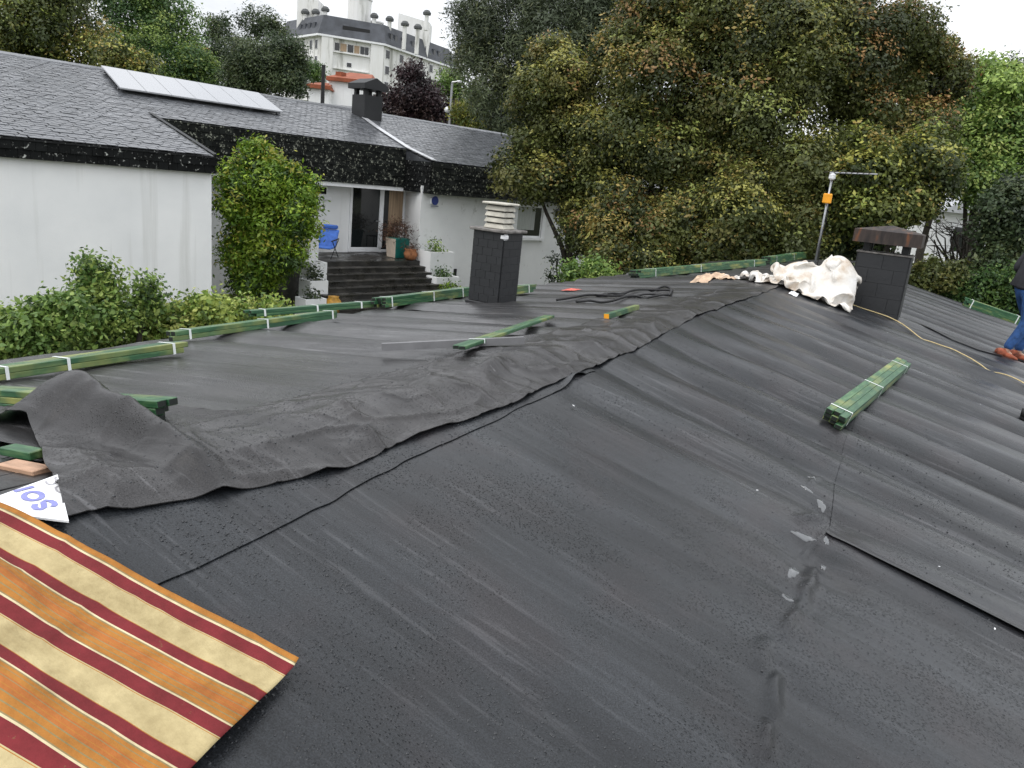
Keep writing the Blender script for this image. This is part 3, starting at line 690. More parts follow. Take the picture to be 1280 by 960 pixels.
def chimney_louvre():
    s = 0.37; P = onL(586, 379); zb = float(P[2]); c = np.array([P[0] + s/2, P[1] + s/2, zb])
    r = empty('slate_chimney', c, 'slate clad chimney topped with cream concrete louvre rings', 'chimney')
    ztop = 0.80
    mb = MB(); mb.box(-s/2, s/2, -s/2, s/2, -0.12, ztop); mb.obj('core', M['slate_ch'], r)
    clad(r, s, s, 0.05, ztop, 3, 9, M['slate_ch'], 0.014)
    mb = MB(); e = s/2 + 0.045; mb.box(-e, e, -e, e, ztop + 0.001, ztop + 0.03); mb.obj('cap_slab', M['slab'], r, bevel=0.006)
    mb = MB(); e = s/2 + 0.035; mb.box(-e, e, -e, e, -0.11, 0.045); mb.obj('flashing', M['slate_ch'], r, bevel=0.01)
    z = ztop + 0.032
    for k in range(4):
        a = 0.108; mb = MB(); q = 0.126
        mb.add([(-q,-q,z),(q,-q,z),(q,q,z),(-q,q,z),(-a,-a,z+.050),(a,-a,z+.050),(a,a,z+.050),(-a,a,z+.050)], BOXF)
        mb.obj('louvre_ring', M['concrete'], r, bevel=0.006)
        if k < 4:
            mb = MB()
            for sx_ in (-1, 1):
                for sy_ in (-1, 1): mb.box(sx_*.085 - .016, sx_*.085 + .016, sy_*.085 - .016, sy_*.085 + .016, z + .0505, z + .0615)
            mb.box(-.07, .07, -.07, .07, z + .0505, z + .0615)
            mb.obj('spacer', M['black'], r)
        z += 0.062
    mb = MB(); mb.box(-.15, .15, -.15, .15, z, z + 0.024); mb.obj('lid', M['concrete'], r, bevel=0.008)
    mb = MB(); mb.box(s/2 - .05, s/2 + .03, -s/2 - .02, -s/2 + .06, ztop - .075, ztop - .006); mb.obj('mortar_patch', M['paint'], r, bevel=0.02)
chimney_louvre()
def chimney_block():
    A, B = onR(1062, 377), onR(1122, 405)
    sx = 0.64; sy = 0.50; c = np.array([A[0] + 0.33, 11.62 + sy/2, 3.80])
    r = empty('block_chimney', c, 'dark slate block chimney with rusty sheet metal hood beside the white sheet', 'chimney')
    mb = MB(); mb.box(-sx/2, sx/2, -sy/2, sy/2, -0.35, 0.72); mb.obj('core', M['slate_ch'], r)
    clad(r, sx, sy, -0.24, 0.72, 2, 5, M['slate_ch'], 0.016)
    mb = MB(); mb.box(-sx/2 - .03, sx/2 + .03, -sy/2 - .03, sy/2 + .03, 0.7215, 0.745); mb.obj('crown_slab', M['slab'], r, bevel=0.006)
    for sx_ in (-1, 1):
        for sy_ in (-1, 1):
            mb = MB(); mb.box(sx_*(sx/2 - .08) - .045, sx_*(sx/2 - .08) + .045, sy_*(sy/2 - .08) - .045, sy_*(sy/2 - .08) + .045, 0.746, 0.90); mb.obj('pier', M['slate_ch'], r, bevel=0.006)
    hx, hy = sx/2 + 0.10, sy/2 + 0.12; z0, z1, z2 = 0.86, 1.03, 1.11
    mb = MB(); mb.add([(-hx,-hy,z0),(hx,-hy,z0),(hx,hy,z0),(-hx,hy,z0),(-hx,-hy,z1),(hx,-hy,z1),(hx,hy,z1),(-hx,hy,z1),(0,-hy*.3,z2),(0,hy*.3,z2)],
        [(0,1,5,4),(1,2,6,5),(2,3,7,6),(3,0,4,7),(4,5,8),(6,7,9),(5,6,9,8),(7,4,8,9)])
    mb.obj('hood', M['rust'], r)
    mb = MB(); e = 0.03; mb.box(-sx/2 - e, sx/2 + e, -sy/2 - e, -sy/2 - .017, -0.40, -0.22); mb.obj('flashing', M['slate_ch'], r)
chimney_block()

# ------------------------------------------------------------------ aerial
def aerial():
    base = np.array([XR + 0.07, 13.2, 3.93]); r = empty('tv_aerial', base, 'old television aerial on a galvanised mast with an orange amplifier box', 'aerial')
    mb = MB(); mb.tube([(0, 0, 0), (0.0, 0, 1.62)], 0.017, 8); mb.obj('mast', M['galv'], r, smooth=True)
    mb = MB(); mb.box(-.065, .065, -.085, -.022, 1.20, 1.35); mb.obj('amplifier_box', M['orange'], r, bevel=0.012)
    mb = MB(); mb.lathe([(0.03, 1.56), (0.05, 1.58), (0.05, 1.64), (0.03, 1.66)], 10); mb.obj('clamp', M['paint'], r)
    bd = np.array([0.80, 0.30, 0.05]); bd /= np.linalg.norm(bd); sd = np.array([-bd[1], bd[0], 0])
    mb = MB(); b0 = np.array([0.05, 0, 1.67]); mb.tube([b0 - bd*0.10, b0 + bd*0.60], 0.012, 6); mb.obj('boom', M['galv'], r)
    for k in range(8):
        p = b0 + bd*(-0.12 + 0.085*k); L_ = 0.26 - 0.012*k; mb = MB(); mb.tube([p - sd*L_ + np.array([0,0,.012]), p + sd*L_ + np.array([0,0,.012])], 0.007, 5); mb.obj('element', M['rust'], r)
    mb = MB(); pts = [(0.028 + .012*math.sin(k*.8), 0.012*math.cos(k*.8) - 0.004, 0.12 + k*0.09) for k in range(16)]; mb.tube(pts, 0.006, 5); mb.obj('coax', M['black'], r)
    for k, (a0, l) in enumerate([(2.6, .55), (3.3, .45), (5.9, .35)]):
        mb = MB(); mb.tube([(0, 0, 0.05), (l*math.cos(a0), l*math.sin(a0), 0.12)], 0.018, 6); mb.obj('stay', M['galv'], r)
aerial()

# ------------------------------------------------------------------ striped awning cloth
t = NT('striped_awning'); uvn = t.n('ShaderNodeUVMap', uv_map='UVMap'); sp = t.n('ShaderNodeSeparateXYZ'); t.l(uvn.outputs['UV'], sp.inputs[0])
R_, C_, O_, W_, G_ = (0.17, 0.018, 0.022), (0.47, 0.385, 0.205), (0.38, 0.16, 0.03), (0.62, 0.53, 0.34), (0.24, 0.19, 0.09)
DO = (0.38, 0.13, 0.03)
stops = [(0.0, R_), (0.155, C_), (0.165, O_), (0.172, C_), (0.46, O_), (0.467, R_), (0.595, W_), (0.615, G_), (0.63, O_), (0.665, G_), (0.675, O_), (0.72, DO), (0.735, G_), (0.745, DO), (0.79, O_), (0.80, DO), (0.835, G_), (0.845, O_), (0.90, G_), (0.912, O_), (0.965, G_), (0.98, W_)]
fr = t.math('FRACT', sp.outputs['X'])
c = t.ramp(fr, stops, 'CONSTANT'); v = t.coord()
c = t.mix(1.0, c, t.ramp(t.noise(v, 7, 6, 0.7), [(0.30, (0.55, 0.52, 0.46)), (0.60, (1.0, 1.0, 1.0))]), 'MULTIPLY')
c = t.mix(t.ramp(t.noise(v, 60, 4, 0.7), [(0.66, 0.0), (0.76, 0.6)]), c, (0.16, 0.12, 0.05))
wv = t.n('ShaderNodeTexWave'); wv.inputs['Scale'].default_value = 260; t.l(uvn.outputs['UV'], wv.inputs['Vector'])
M['awning'] = t.fin(c, 0.75, t.bump(t.noise(v, 900, 2), 0.35, 0.001, t.bump(t.noise(t.coord((1, 2.2, 1)), 11, 4, 0.6), 0.55, 0.012)), 0.25)
def cloth_z(x, y):
    s = (x + 1.2)*-0.93 + (y - 1.24)*-0.17; q = (x + 1.2)*0.15 - (y - 1.24)*0.98
    z = base_z(x, y) + 0.030
    z = z + 0.010*sstep(.02, .3, q)*(noise2(s*1.6, q*5.5, 70)) + 0.007*noise2(s*2.2, q*11, 71) + 0.005*noise2(s*12, q*15, 73) + 0.004*(1 - np.abs(2*noise2(s*5, q*9 + s*3, 74) - 1))**5
    z = z + 0.030*np.exp(-((q - 0.36 + 0.10*s)/0.035)**2)*sstep(0.35, 0.8, s)
    z = z + 0.035*np.exp(-((q - 0.50)/0.07)**2)*sstep(0.0, 0.4, s)
    return z
def awning():
    A = on_plane(375, 821, (TR, 0, 1), RH + TR*XR + 0.05)[:2]; Bh = on_plane(235, 962, (TR, 0, 1), RH + TR*XR + 0.05)[:2]; Cu = on_plane(0, 625, (0, 0, 1), RH + 0.055)[:2]
    ds = (Cu - A); Ls = np.linalg.norm(ds); ds /= Ls; dt = Bh - A; Lh = np.linalg.norm(dt); dt /= Lh
    nS, nT = 200, 150; S_, T_ = np.meshgrid(lin(0, 2.0, nS), lin(0, 1.35, nT), indexing='ij')
    sag = 0.02*(noise2(S_*3.0, 0*S_, 72) - 0.5)*(T_ < 9)
    X = A[0] + ds[0]*S_ + dt[0]*(T_ + sag); Y = A[1] + ds[1]*S_ + dt[1]*(T_ + sag)
    Z = cloth_z(X, Y) + 0.004 + 0.010*np.exp(-(T_/0.012)**2)
    v = np.stack([X.ravel(), Y.ravel(), Z.ravel()], 1); idx = np.arange(nS*nT).reshape(nS, nT)
    f = np.stack([idx[:-1, :-1].ravel(), idx[1:, :-1].ravel(), idx[1:, 1:].ravel(), idx[:-1, 1:].ravel()], 1).tolist()
    o = mk('striped_cloth', v, f, M['awning'], smooth=True, origin=(-1.5, 1.0, 3.9))
    uvl = o.data.uv_layers.new(name='UVMap'); per = float(np.linalg.norm(onR(371, 821)[:2] - onR(296, 892)[:2]))*1.02
    uv = np.stack([(T_.ravel() - 0.012)/per - 0.03 + 0.0, S_.ravel()], 1)
    li = np.zeros(len(o.data.loops), int); o.data.loops.foreach_get('vertex_index', li)
    uvl.data.foreach_set('uv', uv[li].ravel())
    so = o.modifiers.new('thickness', 'SOLIDIFY'); so.thickness = 0.002
    tag(o, 'yellow, orange and red striped awning cloth spread over the near left corner', 'cloth')
    # rope sewn into the upper edge
    pts = [(X[i, 0], Y[i, 0], Z[i, 0] - 0.003) for i in range(0, nS, 3)]
    return o
awning()
# printed board under the cloth
def board():
    pA, pB, pC = (72, 593), (86, 651), (-14, 624)
    n_ = np.array([-TL*0.15, 0.0, 1.0]); z0 = 4.012
    q = [on_plane(x, y, n_, z0 + n_[0]*XR) for x, y in (pA, pB, (20, 643), pC)]
    A = q[0]; ex = (q[3] - q[0]); ex /= np.linalg.norm(ex); nz_ = n_/np.linalg.norm(n_)
    r = empty('sign_board', q[0], 'white board with blue lettering sticking out from under the striped cloth', 'board')
    mb = MB(); th = 0.006
    v = [p - nz_*th for p in q] + q
    mb.add(v, [(0,1,2,3),(7,6,5,4)] + [(i, 4+i, 4+(i+1) % 4, (i+1) % 4) for i in range(4)]); mb.obj('panel', M['paint'], r, origin=q[0])
    ink = simple('blue_ink', (0.22, 0.23, 0.50), 0.6, 0.12, 40); gink = simple('grey_ink', (0.35, 0.34, 0.36), 0.6, 0.1, 40)
    def stroke(name, pix, wpx, mat):
        P = [on_plane(x, y, n_, z0 + n_[0]*XR) + nz_*0.002 for x, y in pix]; m = len(P); v = []
        for i in range(m):
            t_ = P[min(i+1, m-1)] - P[max(i-1, 0)]; t_ /= np.linalg.norm(t_); s = np.cross(nz_, t_)
            v += [P[i] + s*wpx, P[i] - s*wpx]
        mk(name, v, [(2*i, 2*i+2, 2*i+3, 2*i+1) for i in range(m-1)], mat, r, origin=q[0])
    Z = lambda a, b: (a*120/1280, 580 + b*90/960)
    stroke('letter', [Z(190, 372), Z(450, 305)], 0.0085, ink)
    cx0, cy0 = 440, 432
    stroke('letter', [Z(cx0 + 122*math.cos(k*2*math.pi/24) + 8*math.sin(k*2*math.pi/24), cy0 + 55*math.sin(k*2*math.pi/24) - 6*math.cos(k*2*math.pi/24)) for k in range(25)], 0.0075, ink)
    stroke('letter', [Z(470,540), Z(455,575), Z(490,605), Z(550,608), Z(590,585), Z(585,545), Z(575,515), Z(610,492), Z(670,496), Z(720,520), Z(735,548), Z(700,575)], 0.0075, ink)
    stroke('letter', [Z(612,235), Z(625,265), Z(670,280), Z(720,268), Z(752,235), Z(740,205), Z(735,185), Z(765,175)], 0.0028, gink)
    stroke('letter', [Z(825,300), Z(775,298), Z(738,320), Z(755,360), Z(800,385), Z(830,378)], 0.0028, gink)
board()
single('wood_plank', onL(8, 574) - [0, 0, .03], onL(54, 583) - [0, 0, .03], NL, 0.07, 0.022, M['wood'], 'raw pinkish wooden plank poking out beside the lifted ridge sheet', 'plank', 0.0)
single('green_plank', onL(10, 560) - [0, 0, .02], onL(48, 567) - [0, 0, .02], NL, 0.06, 0.03, M['green'], 'green plank end above the raw plank under the ridge sheet', 'plank', 0.0)

# ------------------------------------------------------------------ ground
UD = np.array([0.22986, 0.97322, 0.0]); VD = np.array([-0.97322, 0.22986, 0.0])
def HP(u, v, z=0.0): return u*UD + v*VD + np.array([0, 0, z])
FWD = np.array([-0.482, 0.876])
def ground_z(x, y):
    x = np.asarray(x, float); y = np.asarray(y, float)
    u = x*UD[0] + y*UD[1]; v = x*VD[0] + y*VD[1]; d = x*FWD[0] + y*FWD[1]
    z = 0.4 + 0.65*sstep(15.0, 18.8, v)*sstep(-30, 0, u)
    z = z + 13.0*sstep(38, 135, d) + 6*sstep(135, 420, d)
    return z + 0.10*noise2(x*0.4, y*0.4, 80)*sstep(1, 4, z)
def axis(lo, hi, n):
    s = np.linspace(-1, 1, n); return (np.sign(s)*np.abs(s)**2.2)*(hi if True else lo)
gx = axis(-1500, 1500, 200); gy = axis(-1500, 1500, 200)
X, Y = np.meshgrid(gx, gy, indexing='ij')
gnd = patch('ground', X, Y, ground_z(X, Y), M['ground'], None); gnd['kind'] = 'structure'

# ------------------------------------------------------------------ neighbour's house
H0 = np.array([16.0, 22.0, 2.2])
hrot = Matrix.Rotation(math.atan2(UD[1], UD[0]), 4, 'Z')
def hmat(u, v, z): p = HP(u, v, z); return Matrix.Translation(Vector(p.tolist())) @ hrot
house = empty('neighbour_house', None, 'white single storey house with dark slate roof and deep slate fascia', 'house', mat=hmat(*H0))
def hb(name, u0, u1, v0, v1, z0, z1, mat, parent=None, bevel=0.0):
    parent = parent or house; mb = MB(); o = np.array([u0, v0, z0]) - H0
    mb.box(u0 - H0[0], u1 - H0[0], v0 - H0[1], v1 - H0[1], z0 - H0[2], z1 - H0[2]); return mb.obj(name, mat, parent, bevel=bevel)
ZP = lambda v: 4.86 + 0.243*(v - 17.1)
V1, V3, V2, VR = 17.1, 18.9, 20.2, 25.7
hb('wall', -9.0, 8.32, 17.22, 30.0, 0.2, 4.60, M['white'])
hb('wall', 8.321, 16.749, 20.80, 30.0, 0.6, 4.60, M['white'])
mb = MB(); mb.prism([(a - H0[0], b_ - H0[1]) for a, b_ in [(16.12, 19.2), (23.0, 19.2), (23.0, 30.0), (16.75, 30.0), (16.75, 20.8)]], 0.6 - H0[2], 4.55 - H0[2]); mb.obj('wall', M['white_st'], house)
hb('wall', 23.001, 30.0, 19.75, 30.0, 0.6, 4.55, M['white'])
# roof body: front slope in three depths plus back slope
def roof_body():
    mb = MB()
    def seg(u0, u1, v0):
        zb = lambda v: ZP(v) - 0.03
        p = [(v0 + .02, zb(v0) - 0.25), (v0 + .02, zb(v0)), (VR, zb(VR)), (34.3, zb(VR) - 0.243*8.6), (34.3, zb(VR) - 0.243*8.6 - 0.3)]
        n = len(p); v = [(u0 - H0[0], a - H0[1], b - H0[2]) for a, b in p] + [(u1 - H0[0], a - H0[1], b - H0[2]) for a, b in p]
        mb.add(v, [tuple(range(n))[::-1], tuple(range(n, 2*n))] + [(i, (i+1) % n, n + (i+1) % n, n + i) for i in range(n)])
    seg(-9.3, 8.37, V1); seg(8.3705, 16.2, V2); seg(16.2005, 30.5, V3)
    return mb.obj('roof', M['slate'], house)
hroof = roof_body()
def slab_verts(cu, cv, w, l, th, tilt, lift, yaw=0.0):
    """thin slate lying on the roof plane, its lower edge proud"""
    n = len(cu); base = np.array([[-.5,-.5,0],[.5,-.5,0],[.5,.5,0],[-.5,.5,0],[-.5,-.5,1],[.5,-.5,1],[.5,.5,1],[-.5,.5,1]])
    V = np.zeros((n, 8, 3)); wx = base[None, :, 0]*w[:, None]; ly = base[None, :, 1]*l
    V[..., 0] = cu[:, None] + wx; V[..., 1] = cv[:, None] + ly
    V[..., 2] = ZP(V[..., 1]) - tilt[:, None]*ly + lift[:, None] + base[None, :, 2]*th
    return V
def roof_slates():
    W, E_ = 0.20, 0.155; cu = []; cv = []
    v = V1 + 0.10; j = 0
    while v < VR - 0.05:
        u = 2.2 + (0.10 if j % 2 else 0.0)
        while u < 27.0:
            vmin = V1 if u < 8.30 else (V2 if u < 16.25 else V3)
            if v > vmin + 0.03: cu.append(u); cv.append(v)
            u += W
        v += E_; j += 1
    cu = np.array(cu); cv = np.array(cv); n = len(cu); r = np.random.default_rng(5)
    cu = cu + r.normal(0, .008, n); w = W - 0.012 + r.normal(0, .006, n); tilt = 0.03 + 0.02*r.random(n); lift = 0.003 + 0.010*r.random(n)
    tone = np.clip(0.5 + 0.28*r.normal(size=n), 0, 1)
    vis = (cu > 3.6)&(cu < 8.5)
    P = cu[:, None]*UD[None] + cv[:, None]*VD[None]; dist = np.linalg.norm(P[:, :2] - EYE[:2], axis=1); dist[~vis] = 1e9
    near = np.zeros(n, bool); near[np.argsort(dist)[:300]] = True
    V = slab_verts(cu, cv, w, 0.20, 0.010, tilt, lift) - H0[None, None]
    far = V[~near].reshape(-1, 3); m = (~near).sum(); off = (np.arange(m)*8)[:, None, None]
    o = mk('slates', far, (np.array(BOXF)[None] + off).reshape(-1, 4).tolist(), M['slate'], hroof, kind='stuff')
    a = o.data.attributes.new('tone', 'FLOAT', 'POINT'); a.data.foreach_set('value', np.repeat(tone[~near], 8))
    me = []
    for k in range(8):
        Vk = slab_verts(np.array([0.0]), np.array([V1]), np.array([W - 0.012]), 0.20, 0.010, np.array([0.03 + .003*k]), np.array([0.006]))[0] - np.array([0, V1, ZP(V1)])
        mm = bpy.data.meshes.new('slate'); mm.from_pydata(Vk.tolist(), [], BOXF); mm.materials.append(M['slate'])
        at = mm.attributes.new('tone', 'FLOAT', 'POINT'); at.data.foreach_set('value', [0.1 + 0.8*k/7]*8); me.append(mm)
    for i in np.where(near)[0]:
        link('slate', me[min(7, int(tone[i]*8))], hroof, loc=(cu[i] - H0[0], cv[i] - H0[1], ZP(cv[i]) + lift[i] - 0.006 - H0[2]))
roof_slates()
def fascia(name, u0, u1, v, z0, z1, mat, along='u', seed=1):
    """slate hung fascia: a backing board plus overlapping slates in one mesh"""
    mb = MB(); W, E_ = 0.20, 0.165; r = random.Random(seed); tones = []
    if along == 'u': mb.box(u0 - H0[0], u1 - H0[0], v + .01 - H0[1], v + .16 - H0[1], z0 - H0[2], z1 - H0[2])
    else: mb.box(v + .01 - H0[0], v + .16 - H0[0], u0 - H0[1], u1 - H0[1], z0 - H0[2], z1 - H0[2])
    tones += [0.2]*8; j = 0; z = z0 - 0.01
    while z < z1 - 0.02:
        u = u0 - (W/2 if j % 2 else 0)
        while u < u1:
            a, b = max(u, u0) + .003, min(u + W, u1) - .003
            if b - a > .02:
                d = r.uniform(0.0, 0.022); zt = min(z + E_ + .03, z1 - .001)
                if along == 'u':
                    q = [(a, v - d - .012, z), (b, v - d - .012, z), (b, v + .009, z), (a, v + .009, z), (a, v - .002, zt), (b, v - .002, zt), (b, v + .009, zt), (a, v + .009, zt)]
                else:
                    q = [(v - d - .012, b, z), (v - d - .012, a, z), (v + .009, a, z), (v + .009, b, z), (v - .002, b, zt), (v - .002, a, zt), (v + .009, a, zt), (v + .009, b, zt)]
                mb.add([np.array(p) - H0 for p in q], BOXF); tones += [r.random()]*8
            u += W
        z += E_; j += 1
    o = mb.obj(name, mat, house, kind='stuff')
    at = o.data.attributes.new('tone', 'FLOAT', 'POINT'); at.data.foreach_set('value', tones)
    return o
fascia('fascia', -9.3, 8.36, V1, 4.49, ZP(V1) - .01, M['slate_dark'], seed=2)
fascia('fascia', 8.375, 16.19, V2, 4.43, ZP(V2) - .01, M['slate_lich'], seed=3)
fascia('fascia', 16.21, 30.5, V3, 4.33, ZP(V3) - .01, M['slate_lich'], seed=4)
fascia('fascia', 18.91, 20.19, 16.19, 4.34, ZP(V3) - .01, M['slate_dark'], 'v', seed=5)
# side of the wing seen under its verge, verge flashing, ridge cap
def strip(name, pts, wdt, th, mat):
    """flat flashing following (u, v) points on the roof plane"""
    mb = MB(); v = []
    for i, (u, vv, up) in enumerate(pts):
        t_ = np.array(pts[min(i+1, len(pts)-1)][:2]) - np.array(pts[max(i-1, 0)][:2]); t_ /= np.linalg.norm(t_); s = np.array([-t_[1], t_[0]])*wdt/2
        for q in (1, -1):
            p = np.array([u, vv]) + q*s
            v += [(p[0] - H0[0], p[1] - H0[1], ZP(p[1]) + up - H0[2]), (p[0] - H0[0], p[1] - H0[1], ZP(p[1]) + up + th - H0[2])]
    f = []
    for i in range(len(pts)-1):
        a = 4*i; f += [(a+1, a+3, a+7, a+5), (a, a+1, a+5, a+4), (a+2, a+6, a+7, a+3)]
    mb.add(v, f + [(0, 2, 3, 1), (4*len(pts)-4, 4*len(pts)-3, 4*len(pts)-1, 4*len(pts)-2)]); return mb.obj(name, mat, house)
M['flash'] = simple('zinc_flashing', (0.50, 0.51, 0.53), 0.35, 0.15, 6, metal=0.3)
strip('verge_flashing', [(8.34, V1, .035), (8.34, V2 + .3, .035)], 0.10, 0.012, M['slate_ch'])
strip('hip_flashing', [(16.3, V3 + .02, .045), (16.3, V2, .045), (16.9, 22.6, .045), (17.7, 25.1, .045)], 0.20, 0.02, M['flash'])
mb = MB(); mb.box(-9.3 - H0[0], 30.5 - H0[0], VR - .12 - H0[1], VR + .12 - H0[1], ZP(VR) - .02 - H0[2], ZP(VR) + .045 - H0[2]); mb.obj('ridge_cap', M['flash'], house)
hb('lintel', 8.4, 16.6, 20.22, 20.799, 4.30, 4.425, M['paint'])
# chimney on the house roof
ch = hb('chimney', 17.32, 18.10, 24.1, 24.88, ZP(24.2) - 0.2, 7.42, M['slate_ch'])
for a, b_ in [(17.36, 24.14), (17.36, 24.70), (17.92, 24.14), (17.92, 24.70)]: hb('chimney_pier', a, a + .14, b_, b_ + .14, 7.421, 7.64, M['slate_ch'], ch)
mb = MB(); u0, u1, v0, v1 = 17.20, 18.22, 23.98, 25.0
mb.add([np.array(p) - H0 for p in [(u0,v0,7.62),(u1,v0,7.62),(u1,v1,7.62),(u0,v1,7.62),(u0,v0,7.80),(u1,v0,7.80),(u1,v1,7.80),(u0,v1,7.80),((u0+u1)/2,v0,8.02),((u0+u1)/2,v1,8.02)]],
       [(0,3,2,1),(0,1,5,8,4),(2,3,7,9,6),(1,2,6,5),(3,0,4,7),(5,6,9,8),(7,4,8,9)]); hd_ = mb.obj('chimney_hood', M['slate_ch'], ch)
# openings
def window(u0, u1, z0, z1, v, parent=None, frame_w=0.07, sill=True, name='window'):
    fr_ = MB(); d0, d1 = v - 0.02, v + 0.05
    for a in [(u0, u1, z0, z0 + frame_w), (u0, u1, z1 - frame_w, z1), (u0, u0 + frame_w, z0 + frame_w + .001, z1 - frame_w - .001), (u1 - frame_w, u1, z0 + frame_w + .001, z1 - frame_w - .001)]:
        fr_.box(a[0] - H0[0], a[1] - H0[0], d0 - H0[1], d1 - H0[1], a[2] - H0[2], a[3] - H0[2])
    w_ = fr_.obj(name, M['paint'], house)
    hb('pane', u0 + frame_w, u1 - frame_w, v - .006, v - .002, z0 + frame_w, z1 - frame_w, M['glass'], w_)
    if sill: hb('sill', u0 - .08, u1 + .08, v - .09, v - .001, z0 - .09, z0 - .002, M['paint'], w_)
    return w_
window(12.7, 13.75, 3.95, 4.29, 20.80)
window(20.55, 21.95, 3.02, 4.18, 19.20)
M['shade'] = simple('rolled_blind', (0.36, 0.38, 0.36), 0.7, 0.2, 3, stretch=(8, 8, .5))
hb('net_curtain', 20.63, 21.55, 19.185, 19.192, 3.3, 4.10, M['shade'])
for a in [(20.40, 20.549, 2.9, 4.3), (21.951, 22.12, 2.9, 4.3)]: hb('window_surround', a[0], a[1], 19.14, 19.199, a[2], a[3], M['paint'])
door = hb('door', 14.55, 14.64, 20.76, 20.82, 2.28, 4.295, M['paint'])
hb('frame_rail', 14.641, 15.75, 20.765, 20.815, 2.28, 2.42, M['paint'], door); hb('frame_post', 15.70, 15.86, 20.755, 20.825, 2.421, 4.295, M['paint'], door)
hb('frame_rail', 15.861, 16.74, 20.765, 20.815, 2.28, 2.36, M['paint'], door); hb('frame_post', 16.66, 16.74, 20.765, 20.815, 2.361, 4.295, M['paint'], door)
hb('door_glass', 14.641, 15.699, 20.785, 20.795, 2.421, 4.294, M['glass'], door)
hb('sidelight', 15.861, 16.08, 20.785, 20.795, 2.361, 4.294, M['glass'], door)
hb('curtain', 16.081, 16.659, 20.778, 20.796, 2.361, 4.294, M['curtain'], door)
hb('door_handle', 15.56, 15.72, 20.72, 20.745, 3.26, 3.29, M['alu'], door)
hb('vent_grille', 17.55, 17.85, 19.17, 19.199, 1.62, 1.92, M['black'])
hb('plinth_band', 23.001, 29, 19.70, 19.749, 2.30, 2.36, M['paint'])
al = hb('alarm_box', 16.45, 16.78, 19.13, 19.199, 4.00, 4.20, M['paint'], bevel=0.02)
mb = MB(); mb.lathe([(0.14, 0.0), (0.14, 0.01)], 18); o = mb.obj('alarm_badge', simple('navy_badge', (0.03, 0.05, 0.22), 0.5, 0.1, 5), al); o.matrix_local = Matrix.Translation(Vector((np.array([16.62, 19.118, 4.12]) - H0).tolist())) @ Matrix.Rotation(-math.pi/2, 4, 'X') @ Matrix.Translation((0, 0, -0.01))
hb('alarm_stripe', 16.46, 16.78, 19.12, 19.129, 3.93, 3.965, simple('grey_print', (0.25, 0.27, 0.32), .6, .1, 5), al)
mb = MB(); mb.tube([HP(22.75, 19.12, 4.3), HP(22.75, 19.12, 3.75)], 0.05, 8); mb.obj('wall_lamp', M['alu'], None).parent = None
bpy.data.objects.remove(bpy.data.objects['wall_lamp'])
hb('wall_lamp', 22.68, 22.80, 19.05, 19.199, 3.82, 4.12, M['alu'], bevel=0.02)
# solar array standing on the roof
def solar():
    off = 0.13; n_ = np.array([-0.243*VD[0], -0.243*VD[1], 1.0]); p0 = HP(8, V1, ZP(V1) + off); d = n_ @ p0
    ll, lr, ur, ul = [on_plane(x, y, n_, d) for x, y in [(150,111),(354,141),(323,117),(126,83)]]
    r = empty('solar_array', ll, 'row of framed solar panels mounted on the neighbour\'s slate roof', 'solar panels')
    nm = 7
    for k in range(nm):
        q = lambda s, t_: (ll*(1-s) + lr*s)*(1-t_) + (ul*(1-s) + ur*s)*t_
        a, b_ = k/nm + .0006, (k+1)/nm - .0006
        c = [q(a, 0), q(b_, 0), q(b_, 1), q(a, 1)]; nn = np.cross(c[1]-c[0], c[3]-c[0]); nn /= np.linalg.norm(nn)
        mb = MB(); mb.add([p for p in c] + [p + nn*.035 for p in c], [(0,3,2,1),(0,1,5,4),(1,2,6,5),(2,3,7,6),(3,0,4,7)]); pnl = mb.obj('panel', M['flash'], r, origin=ll)
        cc = sum(c)/4; ci = [p + (cc - p)*0.012 for p in c]
        mk('cell_glass', [p + nn*.034 for p in ci], [(0,1,2,3)], M['solar'], pnl, origin=ll)
    for t_ in (0.12, 0.85):
        a, b_ = ll*(1-t_) + ul*t_, lr*(1-t_) + ur*t_; mb = MB(); mb.tube([a - [0,0,.06], b_ - [0,0,.06]], .035, 4); mb.obj('rail', M['alu'], r, origin=ll)
    for s in lin(.02, .98, 6):
        for t_ in (.12, .85):
            p = (ll*(1-s) + lr*s)*(1-t_) + (ul*(1-s) + ur*s)*t_; mb = MB(); mb.box(p[0]-.03, p[0]+.03, p[1]-.03, p[1]+.03, p[2]-.18, p[2]-.05); mb.obj('foot', M['alu'], r, origin=ll)
solar()

